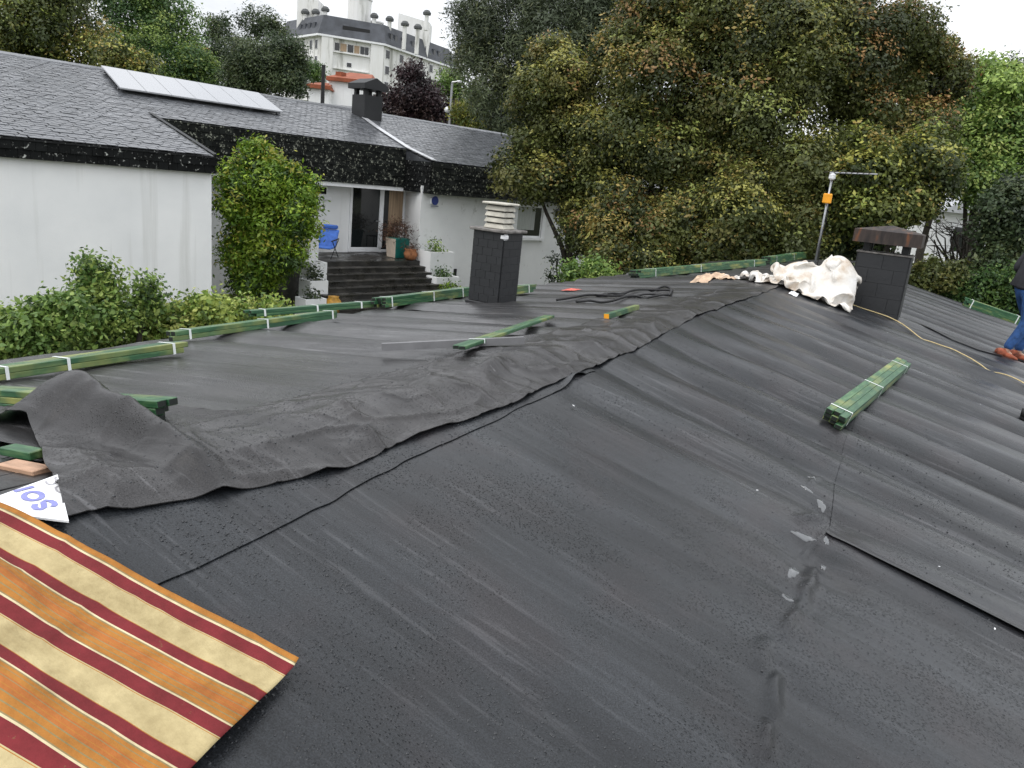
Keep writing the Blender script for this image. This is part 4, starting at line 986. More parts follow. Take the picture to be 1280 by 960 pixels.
# ------------------------------------------------------------------ porch and steps
steps = empty('entrance_steps', None, 'wide dark stone steps leading up to the glass door', 'steps', mat=hmat(14, 17.5, 1.0))
S0 = np.array([14, 17.5, 1.0])
def sbox(name, pts, z0, z1, mat, parent, bevel=0.0):
    mb = MB(); mb.prism([(p[0] - S0[0], p[1] - S0[1]) for p in pts], z0 - S0[2], z1 - S0[2]); return mb.obj(name, mat, parent, bevel=bevel)
def uleft(v): return 12.1 - (18.75 - v)*0.60
sbox('landing', [(11.6, 18.75), (16.0, 18.75), (16.70, 20.77), (11.6, 20.77)], 0.4, 2.26, M['steps'], steps)
zt = 2.26; v = 18.75
for k in range(9):
    zt -= 0.14; v0 = v - 0.27
    cuts = np.linspace(uleft(v), 15.9, 5) + np.array([0] + [random.uniform(-.25, .25) for _ in range(3)] + [0])
    for a, b_ in zip(cuts[:-1], cuts[1:]): sbox('tread', [(a + .004, v0 - .025), (b_ - .004, v0 - .025), (b_ - .004, v - .001), (a + .004, v - .001)], zt - .05, zt + random.uniform(-.006, .006), M['steps'], steps, bevel=.006)
    sbox('riser', [(uleft(v), v0), (15.9, v0), (15.9, v - .001), (uleft(v), v - .001)], 0.2, zt - .052, M['steps'], steps)
    v = v0
def foliage_stub(): pass

# ------------------------------------------------------------------ foliage
def leaf_cloud(blobs, n, size, pal, seed, lobes=16, lobe_r=0.38, aspect=0.55, clump=5.0, gaps=0.42, droop=0.0, spread=1.5, per=8, tips=None, orient=0.9):
    """leaf-sized faces gathered in twig tufts on the lobes of each blob. pal: list of (weight, rgb); tips: colours of young outer leaves, also painting lobe tops lighter as if lit from above"""
    r = np.random.default_rng(seed); C = []; Rr = []
    B = [(np.asarray(c, float), np.asarray(s, float)*np.ones(3)) for c, s in blobs]
    for c, s in B:
        for k in range(lobes):
            d = r.normal(size=3); d /= np.linalg.norm(d)
            f = 0.86 + 0.22*r.random() - 0.30*(r.random() < 0.3)
            C.append(c + d*s*f*(1 - lobe_r*0.6)); Rr.append(s*lobe_r*(0.55 + 0.75*r.random()))
        C.append(c); Rr.append(s*0.60)
    C = np.array(C); Rr = np.array(Rr); wgt = (Rr.mean(1)**2); wgt /= wgt.sum()
    m = max(1, n//per)
    li = r.choice(len(C), m, p=wgt); d = r.normal(size=(m, 3)); d[:, 2] += 0.25; d /= np.linalg.norm(d, axis=1, keepdims=True)
    q = r.random(m); rad = 1.02 - 0.42*q**2.2
    tw = C[li] + d*Rr[li]*rad[:, None]*(0.86 + 0.30*noise3((C[li] + d*Rr[li])/size*0.16, 3))[:, None]
    g = noise3(tw*clump/max(Rr.mean(), 1e-6)*0.22, seed % 7); keep = r.random(m) < 0.12 + 0.88*sstep(gaps - 0.20, gaps + 0.04, g)
    tw, d, li, q = tw[keep], d[keep], li[keep], q[keep]; m = len(tw)
    W = np.array([p[0] for p in pal], float); W /= W.sum(); PC = np.array([p[1] for p in pal], float)
    lobe_c = r.choice(len(pal), len(C), p=W); tuft_c = r.choice(len(pal), m, p=W); use_l = r.random(m) < 0.82
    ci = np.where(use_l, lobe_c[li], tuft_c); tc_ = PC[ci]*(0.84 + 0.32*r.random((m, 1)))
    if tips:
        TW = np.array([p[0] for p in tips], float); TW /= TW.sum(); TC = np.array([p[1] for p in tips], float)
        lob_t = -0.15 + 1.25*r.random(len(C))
        lit_tip = (q < 0.62) & (d[:, 2] + 0.30*r.normal(size=m) > lob_t[li])  # young-leaf colour doubles as painted top light on the upper side of lobes
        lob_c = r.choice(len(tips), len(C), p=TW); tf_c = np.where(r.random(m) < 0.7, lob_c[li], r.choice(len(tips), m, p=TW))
        tc_ = np.where(lit_tip[:, None], TC[tf_c]*(0.82 + 0.36*r.random((m, 1))), tc_)
    k = per; ctr = np.repeat(tw, k, 0) + r.normal(size=(m*k, 3))*size*spread*np.array([1, 1, 0.8])
    out = np.repeat(d, k, 0); nrm = out*orient + r.normal(size=(m*k, 3))*0.42 + np.array([0, 0, 0.35]); nrm /= np.linalg.norm(nrm, axis=1, keepdims=True)
    t1 = np.cross(nrm, r.normal(size=(m*k, 3))); t1[:, 2] -= droop; t1 -= nrm*(t1*nrm).sum(1, keepdims=True); t1 /= np.linalg.norm(t1, axis=1, keepdims=True); t2 = np.cross(nrm, t1)
    L_ = size*(0.7 + 0.6*r.random((m*k, 1)))*np.repeat(0.75 + 0.7*r.random((m, 1))**1.5, k, 0); Wd = L_*aspect
    V = np.stack([ctr - t1*L_*.5, ctr + t2*Wd*.5 - t1*L_*0.05, ctr + t1*L_*.5, ctr - t2*Wd*.5 - t1*L_*0.05], 1).reshape(-1, 3)
    F = np.arange(m*k*4).reshape(-1, 4)
    col = np.repeat(tc_, k, 0)*(0.88 + 0.24*r.random((m*k, 1))); col = np.repeat(np.clip(col, 0, 1), 4, 0)
    return V, F, np.concatenate([col, np.ones((len(col), 1))], 1)
def leaf_obj(name, V, F, Cc, parent, origin):
    me = bpy.data.meshes.new(name); v = (V - np.asarray(origin)).astype(np.float32)
    me.vertices.add(len(v)); me.vertices.foreach_set('co', v.ravel())
    me.loops.add(F.size); me.loops.foreach_set('vertex_index', F.ravel().astype(np.int32))
    me.polygons.add(len(F)); me.polygons.foreach_set('loop_start', (np.arange(len(F))*4).astype(np.int32))
    me.update(calc_edges=True)
    a = me.color_attributes.new('col', 'FLOAT_COLOR', 'POINT'); a.data.foreach_set('color', Cc.astype(np.float32).ravel())
    me.materials.append(M['leaf']); o = bpy.data.objects.new(name, me); COL.objects.link(o)
    if parent is not None: o.parent = parent
    return o
def trunk_mesh(base, blobs, r0, seed, parent, mat='bark'):
    r = random.Random(seed); base = np.asarray(base, float)
    cs = [np.asarray(b_[0], float) for b_ in blobs]; dict_r = {id(c): b_[1] for c, b_ in zip(cs, blobs)}; top = sum(cs)/len(cs); fork = base + (top - base)*0.45
    mb = MB(); n = 6; pts = [base + (fork - base)*k/n + np.array([r.uniform(-1, 1), r.uniform(-1, 1), 0])*r0*0.5*(k > 0) for k in range(n+1)]
    mb.tube(pts, [r0*(1 - 0.45*k/n) for k in range(n+1)], 8)
    for c in cs:
        mid = (pts[-1]*0.5 + c*0.5) + np.array([r.uniform(-1, 1), r.uniform(-1, 1), r.uniform(0, 1)])*r0*1.5
        mb.tube([pts[-2], pts[-1]*0.7 + mid*0.3, mid, c*0.85 + mid*0.15, c], [r0*.5, r0*.42, r0*.3, r0*.16, r0*.05], 6)
        for k in range(4):
            e = c + np.array([r.gauss(0, 1), r.gauss(0, 1), r.gauss(0, .7)])*float(np.mean(dict_r[id(c)]))*0.35
            mb.tube([mid*0.4 + c*0.6, (mid*0.4 + c*0.6)*0.5 + e*0.5 + np.array([0, 0, r0*.4]), e], [r0*.16, r0*.10, r0*.03], 5)
    return mb.obj('trunk', M[mat], parent, smooth=True, origin=parent.location)
def tree(name, pix, D, n, size, pal, label, seed, cat='tree', group=None, base_px=None, r0=None, dz=0.0, **kw):
    """pix: crown blobs as (photo x, photo y, radius px[, depth offset m]); base stands on the ground below them"""
    blobs = []
    for b_ in pix:
        d = D + (b_[3] if len(b_) > 3 else 0.0); c = at_depth(b_[0], b_[1], d); s = b_[2]*d/FOC; blobs.append((c, np.array([s, s, s*0.95])))
    cm = sum(b_[0] for b_ in blobs)/len(blobs)
    bx = at_depth(*base_px, D) if base_px else cm
    base = np.array([bx[0], bx[1], float(ground_z(bx[0], bx[1])) - 0.1 + dz])
    r = empty(name, base, label, cat, group)
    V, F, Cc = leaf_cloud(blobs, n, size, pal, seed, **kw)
    leaf_obj('crown', V, F, Cc, r, base)
    trunk_mesh(base, blobs, r0 or (0.05 + 0.022*max(0.5, cm[2] - base[2])), seed, r)
    return r
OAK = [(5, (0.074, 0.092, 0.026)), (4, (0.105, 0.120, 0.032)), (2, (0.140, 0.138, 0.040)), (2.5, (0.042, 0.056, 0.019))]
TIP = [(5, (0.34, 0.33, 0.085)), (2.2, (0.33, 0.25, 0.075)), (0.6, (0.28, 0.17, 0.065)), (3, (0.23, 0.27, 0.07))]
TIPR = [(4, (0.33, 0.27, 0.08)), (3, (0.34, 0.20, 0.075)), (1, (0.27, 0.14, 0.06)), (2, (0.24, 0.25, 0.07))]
OAKY = [(4, (0.080, 0.105, 0.026)), (3, (0.13, 0.155, 0.038)), (1.5, (0.18, 0.19, 0.05)), (2, (0.042, 0.060, 0.018))]
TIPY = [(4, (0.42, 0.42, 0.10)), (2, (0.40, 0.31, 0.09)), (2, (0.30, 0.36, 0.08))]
GRN = [(4, (0.050, 0.105, 0.030)), (4, (0.085, 0.155, 0.040)), (2, (0.13, 0.20, 0.05)), (2, (0.030, 0.060, 0.020))]
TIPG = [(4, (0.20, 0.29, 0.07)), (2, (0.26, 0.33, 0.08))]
LIME = [(3, (0.11, 0.19, 0.045)), (4, (0.19, 0.29, 0.065)), (2, (0.28, 0.37, 0.10)), (2, (0.06, 0.11, 0.028))]
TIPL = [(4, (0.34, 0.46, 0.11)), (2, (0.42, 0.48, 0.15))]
GREY = [(4, (0.050, 0.078, 0.034)), (3, (0.080, 0.110, 0.044)), (2, (0.115, 0.14, 0.055)), (3, (0.028, 0.044, 0.022))]
PINE = [(4, (0.070, 0.092, 0.050)), (3, (0.10, 0.125, 0.060)), (1.5, (0.15, 0.165, 0.07)), (2, (0.045, 0.060, 0.034))]
PURP = [(4, (0.032, 0.020, 0.023)), (3, (0.055, 0.031, 0.035)), (2, (0.080, 0.052, 0.046)), (2, (0.018, 0.013, 0.015))]
YEL = [(3, (0.18, 0.20, 0.04)), (3, (0.28, 0.27, 0.05)), (2, (0.09, 0.13, 0.028))]
PITT = [(3, (0.090, 0.175, 0.017)), (4, (0.150, 0.245, 0.024)), (1.5, (0.19, 0.26, 0.03)), (2.5, (0.034, 0.070, 0.012))]
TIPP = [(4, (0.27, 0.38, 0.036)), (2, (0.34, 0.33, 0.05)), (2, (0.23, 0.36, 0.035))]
HEDGE = [(3, (0.09, 0.165, 0.038)), (3, (0.17, 0.26, 0.058)), (2, (0.28, 0.36, 0.09)), (2, (0.045, 0.08, 0.024))]
VINE = [(3, (0.19, 0.28, 0.058)), (3, (0.32, 0.39, 0.085)), (1.5, (0.42, 0.45, 0.13)), (2, (0.08, 0.13, 0.03))]
G1 = 'trees behind the slate roof'; G2 = 'trees beyond the foreground roof'
# behind the slate roof, left to right
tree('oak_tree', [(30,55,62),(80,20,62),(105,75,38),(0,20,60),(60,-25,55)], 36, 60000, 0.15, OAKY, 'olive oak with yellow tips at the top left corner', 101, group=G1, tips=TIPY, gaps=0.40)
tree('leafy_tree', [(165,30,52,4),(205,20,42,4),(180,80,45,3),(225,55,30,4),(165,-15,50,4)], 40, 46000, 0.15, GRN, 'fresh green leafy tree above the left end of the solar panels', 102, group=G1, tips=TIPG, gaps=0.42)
tree('leafy_tree', [(150,85,28),(175,92,22)], 34, 11000, 0.14, OAKY, 'low yellowish tree right behind the solar panels', 103, group=G1, tips=TIPY)
tree('leafy_tree', [(228,82,30,2),(212,100,22,2),(255,92,26,3)], 40, 16000, 0.15, GRN, 'dark round tree behind the middle of the solar panels', 104, group=G1, tips=TIPG)
tree('oak_tree', [(274,38,20,8),(268,72,24,7),(285,85,20,7)], 46, 13000, 0.16, GREY, 'thin dark tree with a narrow top left of the grey round tree', 105, group=G1, gaps=0.47)
tree('oak_tree', [(322,32,24,12),(345,42,18,12),(300,60,20,12)], 52, 12000, 0.17, GREY, 'far dark tree top rising behind the grey round tree', 106, group=G1, gaps=0.48)
tree('round_tree', [(335,78,42),(355,95,34),(310,90,32),(300,110,24),(362,72,22)], 38, 46000, 0.11, GREY, 'dense grey green round tree left of the orange roofed house', 107, group=G1, gaps=0.34)
tree('leafy_tree', [(395,92,14,20),(378,88,12,20)], 62, 6000, 0.2, GRN, 'small bush below the apartment block, left of the dark pole', 108, group=G1)
tree('purple_plum_tree', [(520,128,32),(500,142,26),(545,145,26),(515,98,20),(550,165,22),(488,125,16)], 44, 30000, 0.15, PURP, 'dark purple leaved plum tree in front of the apartment block', 109, group=G1, gaps=0.44)
tree('leafy_tree', [(565,110,22),(590,130,24),(575,150,20)], 50, 12000, 0.17, LIME, 'light green tree behind the plum tree', 110, group=G1)
tree('leafy_tree', [(578,140,16),(610,150,24),(595,165,18),(640,165,20)], 40, 9000, 0.15, YEL, 'yellowish shrub behind the slate roof ridge', 111, group=G1)
# umbrella pine
tree('pine_tree', [(600,60,44),(640,30,60),(700,50,62),(620,115,48),(665,100,55),(640,150,36),(745,20,50),(595,25,32),(690,-30,70),(780,10,45),(760,60,40)], 36, 120000, 0.22, PINE, 'tall feathery grey green pine left of the big oaks', 112, group=G2, aspect=0.20, gaps=0.40, lobes=22, lobe_r=0.34, spread=1.2, per=12)
# big oaks
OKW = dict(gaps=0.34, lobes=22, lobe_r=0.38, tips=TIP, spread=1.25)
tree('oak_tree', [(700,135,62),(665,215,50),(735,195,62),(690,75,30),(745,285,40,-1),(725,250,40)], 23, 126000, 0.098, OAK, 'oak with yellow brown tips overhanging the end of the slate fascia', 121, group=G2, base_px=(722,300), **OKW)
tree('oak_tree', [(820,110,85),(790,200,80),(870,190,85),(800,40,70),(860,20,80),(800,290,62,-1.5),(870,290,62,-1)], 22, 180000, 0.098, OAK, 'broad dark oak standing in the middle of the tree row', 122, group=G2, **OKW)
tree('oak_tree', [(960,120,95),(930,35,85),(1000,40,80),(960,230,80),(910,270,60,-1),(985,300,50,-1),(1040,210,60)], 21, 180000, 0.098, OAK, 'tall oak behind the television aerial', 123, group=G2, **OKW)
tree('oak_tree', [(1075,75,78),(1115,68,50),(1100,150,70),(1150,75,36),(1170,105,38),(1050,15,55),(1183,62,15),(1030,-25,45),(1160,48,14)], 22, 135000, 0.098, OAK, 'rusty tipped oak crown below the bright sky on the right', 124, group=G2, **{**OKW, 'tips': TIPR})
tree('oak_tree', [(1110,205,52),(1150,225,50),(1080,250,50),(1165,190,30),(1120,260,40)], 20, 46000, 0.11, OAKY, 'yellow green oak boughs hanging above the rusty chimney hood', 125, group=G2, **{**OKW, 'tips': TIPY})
tree('oak_tree', [(1020,290,45),(1060,290,42),(1090,300,30),(960,320,30)], 21, 30000, 0.10, GREY, 'dark low oak behind the aerial mast and chimney', 126, group=G2, **OKW)
tree('oak_tree', [(770,330,30),(825,325,34),(890,325,36),(940,325,28)], 20, 30000, 0.10, OAK, 'low dark oak scrub along the far left eave', 127, group=G2, **OKW)
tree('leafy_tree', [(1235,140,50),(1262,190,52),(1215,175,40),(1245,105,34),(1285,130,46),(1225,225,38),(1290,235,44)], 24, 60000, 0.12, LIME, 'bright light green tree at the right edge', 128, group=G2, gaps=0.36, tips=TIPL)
tree('oak_tree', [(1190,120,34,3),(1205,100,26,3),(1185,160,36,3)], 27, 20000, 0.12, OAK, 'brownish oak between the rusty oak and the light green tree', 129, group=G2, **OKW)
tree('leafy_tree', [(1255,275,36),(1285,260,40),(1262,310,32),(1240,330,26)], 19, 26000, 0.10, GREY, 'dark green tree near the right edge below the light green one', 130, group=G2, gaps=0.42)
tree('hedge_bush', [(1170,345,26),(1150,352,18)], 18.5, 9000, 0.09, OAK, 'reddish brown low bush just right of the rusty chimney', 131, 'bush', 'bushes beyond the right verge', gaps=0.38)
tree('hedge_bush', [(1215,362,30),(1240,368,26),(1195,362,20)], 18.5, 15000, 0.085, GRN, 'green bush behind the far right batten bundle', 132, 'bush', 'bushes beyond the right verge', gaps=0.36)
tree('hedge_bush', [(1275,365,36),(1262,385,24),(1300,380,36)], 18, 14000, 0.085, GRN, 'green bush beside the worker at the right edge', 133, 'bush', 'bushes beyond the right verge', gaps=0.36)
# cypress tip far right
tree('conifer', [(1268,85,9),(1266,100,14),(1270,118,18),(1264,75,5)], 60, 5000, 0.3, GREY, 'small far conifer top against the sky at the right', 134, group=G2, aspect=0.25, gaps=0.42)
# near garden
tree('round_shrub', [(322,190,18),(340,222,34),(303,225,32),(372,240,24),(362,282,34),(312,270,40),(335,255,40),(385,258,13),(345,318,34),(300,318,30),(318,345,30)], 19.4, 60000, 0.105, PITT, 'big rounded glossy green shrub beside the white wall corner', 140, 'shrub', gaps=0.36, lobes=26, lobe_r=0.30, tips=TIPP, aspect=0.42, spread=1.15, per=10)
tree('garden_shrub', [(113,330,9),(116,345,14),(128,362,20),(136,344,10),(105,375,20),(184,358,10),(188,372,13),(178,388,15),(150,398,24),(120,402,26),(120,425,30)], 8.2, 16000, 0.052, HEDGE, 'upright shrub with pointed tops in front of the white wall', 141, 'shrub', 'shrubs along the left eave', gaps=0.47, lobes=14, lobe_r=0.34)
tree('garden_shrub', [(20,425,34),(60,420,34),(-20,440,40),(65,385,18),(85,400,24),(40,405,20)], 7.6, 17000, 0.058, LIME, 'broad leafy shrub above the nearest batten bundle', 142, 'shrub', 'shrubs along the left eave', gaps=0.38, lobes=12)
tree('vine_hedge', [(205,408,20),(235,398,22),(262,392,18),(180,418,18),(215,395,12)], 8.6, 9000, 0.060, VINE, 'yellow green vine at the foot of the white wall', 143, 'vine', 'vines along the left eave', gaps=0.40, lobes=10)
tree('vine_hedge', [(290,395,14),(315,392,14),(345,388,12),(275,388,14)], 11, 5000, 0.065, VINE, 'low yellow green vine in front of the big round shrub', 144, 'vine', 'vines along the left eave', gaps=0.40, lobes=10)
tree('garden_plant', [(720,343,11),(738,340,12),(755,346,10)], 17, 3500, 0.085, LIME, 'low bright green plant at the end of the stained wall', 145, 'plant', gaps=0.36, lobes=8)
tree('climbing_plant', [(695,325,9),(702,340,8),(690,345,8),(705,355,8)], 26.0, 700, 0.10, GREY, 'sparse climbing plant on the stained white wall', 146, 'plant', gaps=0.44, lobes=8)

# ------------------------------------------------------------------ planters, pots and seats by the door
def planter(u, v, z, w, d, h, label, plant, seed, pal=None, psize=0.16):
    r = empty('stepped_planter', None, label, 'planter', 'white planters beside the steps', mat=hmat(u, v, z))
    mb = MB(); mb.box(-w/2, w/2, -d/2, d/2, 0, h); t_ = 0.05
    mb = MB(); mb.box(-w/2, w/2, -d/2, -d/2 + t_, 0, h); mb.box(-w/2, w/2, d/2 - t_, d/2, 0, h); mb.box(-w/2, -w/2 + t_, -d/2 + t_ + .001, d/2 - t_ - .001, 0, h); mb.box(w/2 - t_, w/2, -d/2 + t_ + .001, d/2 - t_ - .001, 0, h)
    mb.obj('box', M['white_st'], r)
    mb = MB(); mb.box(-w/2 + t_, w/2 - t_, -d/2 + t_, d/2 - t_, h*.5, h - .06); mb.obj('soil', M['ground'], r)
    if plant:
        V, F, Cc = leaf_cloud([(np.array([0, 0, h + psize*.5]), psize)], plant, 0.07, pal or GRN, seed, lobes=8); leaf_obj('plant', V, F, Cc, r, (0, 0, 0))['kind'] = 'stuff'
    return r
planter(11.0, 17.25, 1.05, .62, .5, .50, 'lowest left planter of the stepped row, with a dark sparse plant', 300, 201, GREY, .14)
planter(11.45, 17.85, 1.42, .55, .55, .50, 'second left planter up the stepped row, with a dark agave', 500, 202, GREY, .18)
planter(11.80, 18.42, 1.80, .5, .55, .52, 'upper left planter of the stepped row, half hidden by the round shrub', 0, 203)
planter(12.0, 19.0, 2.26, .3, .5, .75, 'white end wall block at the top of the left planter row', 0, 204)
planter(16.35, 18.6, 1.75, 1.0, .7, .85, 'tall white planter with green succulents at the top right of the steps', 500, 205, LIME, .22)
planter(16.15, 17.95, 1.40, .95, .5, .50, 'middle white planter with a round bush right of the steps', 400, 206, GRN, .16)
planter(16.0, 17.4, 1.05, 1.0, .5, .42, 'lowest white planter with two small bushes right of the steps', 700, 207, PITT, .2)
def pot(name, u, v, z, prof_, mat, label, cat='pot', plant=None):
    r = empty(name, None, label, cat, mat=hmat(u, v, z)); mb = MB(); mb.lathe(prof_, 16); mb.obj('body', mat, r, smooth=True)
    if plant:
        V, F, Cc = leaf_cloud([(np.array([0, 0, plant[1]]), plant[2])], plant[0], 0.08, plant[3], 77, lobes=8, aspect=plant[4] if len(plant) > 4 else .5); leaf_obj('plant', V, F, Cc, r, (0, 0, 0))['kind'] = 'stuff'
    return r
DRY = [(3, (0.10, 0.05, 0.03)), (2, (0.16, 0.08, 0.05)), (2, (0.05, 0.03, 0.02))]
def planter_box(u, v, z):
    r = empty('glazed_planter', None, 'green and cream square planter with a dry twiggy plant beside the door', 'planter', mat=hmat(u, v, z))
    mb = MB(); mb.add([(-.22,-.22,0),(.24,-.22,0),(.24,.22,0),(-.22,.22,0),(-.27,-.27,.62),(.29,-.27,.62),(.29,.27,.62),(-.27,.27,.62)], BOXF); o = mb.obj('body', M['teal'], r, bevel=.015)
    mb = MB(); mb.add([(-.232,-.21,0.01),(-.226,-.21,0.01),(-.226,.21,.01),(-.232,.21,.01),(-.282,-.255,.6),(-.276,-.255,.6),(-.276,.255,.6),(-.282,.255,.6)], BOXF); mb.obj('cream_side', simple('cream_tile', (0.62, .52, .42), .5, .1, 5), r)
    V, F, Cc = leaf_cloud([(np.array([0, 0, .80]), np.array([.36, .34, .26]))], 1800, 0.11, DRY, 78, lobes=10, aspect=.15); leaf_obj('plant', V, F, Cc, r, (0, 0, 0))['kind'] = 'stuff'
planter_box(15.55, 19.55, 2.262)
pot('clay_pot', 15.62, 18.95, 2.262, [(.10, 0), (.19, .06), (.22, .2), (.17, .30), (.19, .34)], M['terra'], 'round clay pot at the top right corner of the steps', plant=(300, .36, .16, DRY, .3))
pot('ochre_jar', 11.55, 17.05, 1.14, [(.10, 0), (.2, .06), (.25, .2), (.2, .34), (.13, .42), (.15, .46)], M['ochre'], 'ochre glazed jar at the foot of the steps')
def metal_chair(u, v, z, rot):
    r = empty('garden_chair', None, 'dark metal framed garden chair leaning by the door corner', 'chair', mat=hmat(u, v, z) @ Matrix.Rotation(rot, 4, 'Z'))
    for a in (-.2, .2):
        for b_ in (-.2, .2): mb = MB(); mb.tube([(a, b_, 0), (a, b_, .44)], .014, 6); mb.obj('leg', M['black'], r)
    mb = MB(); mb.box(-.22, .22, -.22, .22, .441, .465); mb.obj('seat', M['black'], r, bevel=.006)
    mb = MB(); mb.tube([(-.2, .2, .466), (-.2, .26, .98), (.2, .26, .98), (.2, .2, .466)], .016, 6); mb.obj('back_frame', M['black'], r)
    mb = MB(); mb.add([(-.17, .205, .52), (.17, .205, .52), (.17, .25, .93), (-.17, .25, .93)], [(0,1,2,3)]); mb.obj('back_mesh', simple('pale_mesh', (0.5, .47, .45), .7, .1, 5), r)
metal_chair(16.12, 20.1, 2.262, -0.3)
def lounge_chair():
    P = on_plane(406, 321, (0, 0, 1), 2.262); u, v = P @ UD, P @ VD
    r = empty('folding_chair', None, 'blue folding garden chair on the landing left of the door', 'chair', mat=hmat(u, v, 2.262) @ Matrix.Rotation(-0.9, 4, 'Z'))
    mb = MB(); mb.add([(-.28, .08, .30), (.28, .08, .30), (.28, .38, .80), (-.28, .38, .80), (-.28, .13, .27), (.28, .13, .27), (.28, .43, .77), (-.28, .43, .77)], BOXF); mb.obj('backrest', M['blue'], r, bevel=.015)
    mb = MB(); mb.box(-.28, .28, -.42, .075, .27, .32); mb.obj('seat', M['blue'], r, bevel=.015)
    mb = MB(); mb.box(-.22, .22, .33, .50, .80, .92); mb.obj('headrest', M['blue'], r, bevel=.03)
    for a in (-.31, .31):
        mb = MB(); mb.tube([(a, -.40, .0), (a, .25, .50)], .014, 6); mb.obj('leg', M['black'], r)
        mb = MB(); mb.tube([(a, .30, .0), (a, -.30, .50)], .014, 6); mb.obj('leg', M['black'], r)
        mb = MB(); mb.tube([(a, -.38, .51), (a, .28, .54)], .02, 6); mb.obj('armrest', M['black'], r)
lounge_chair()

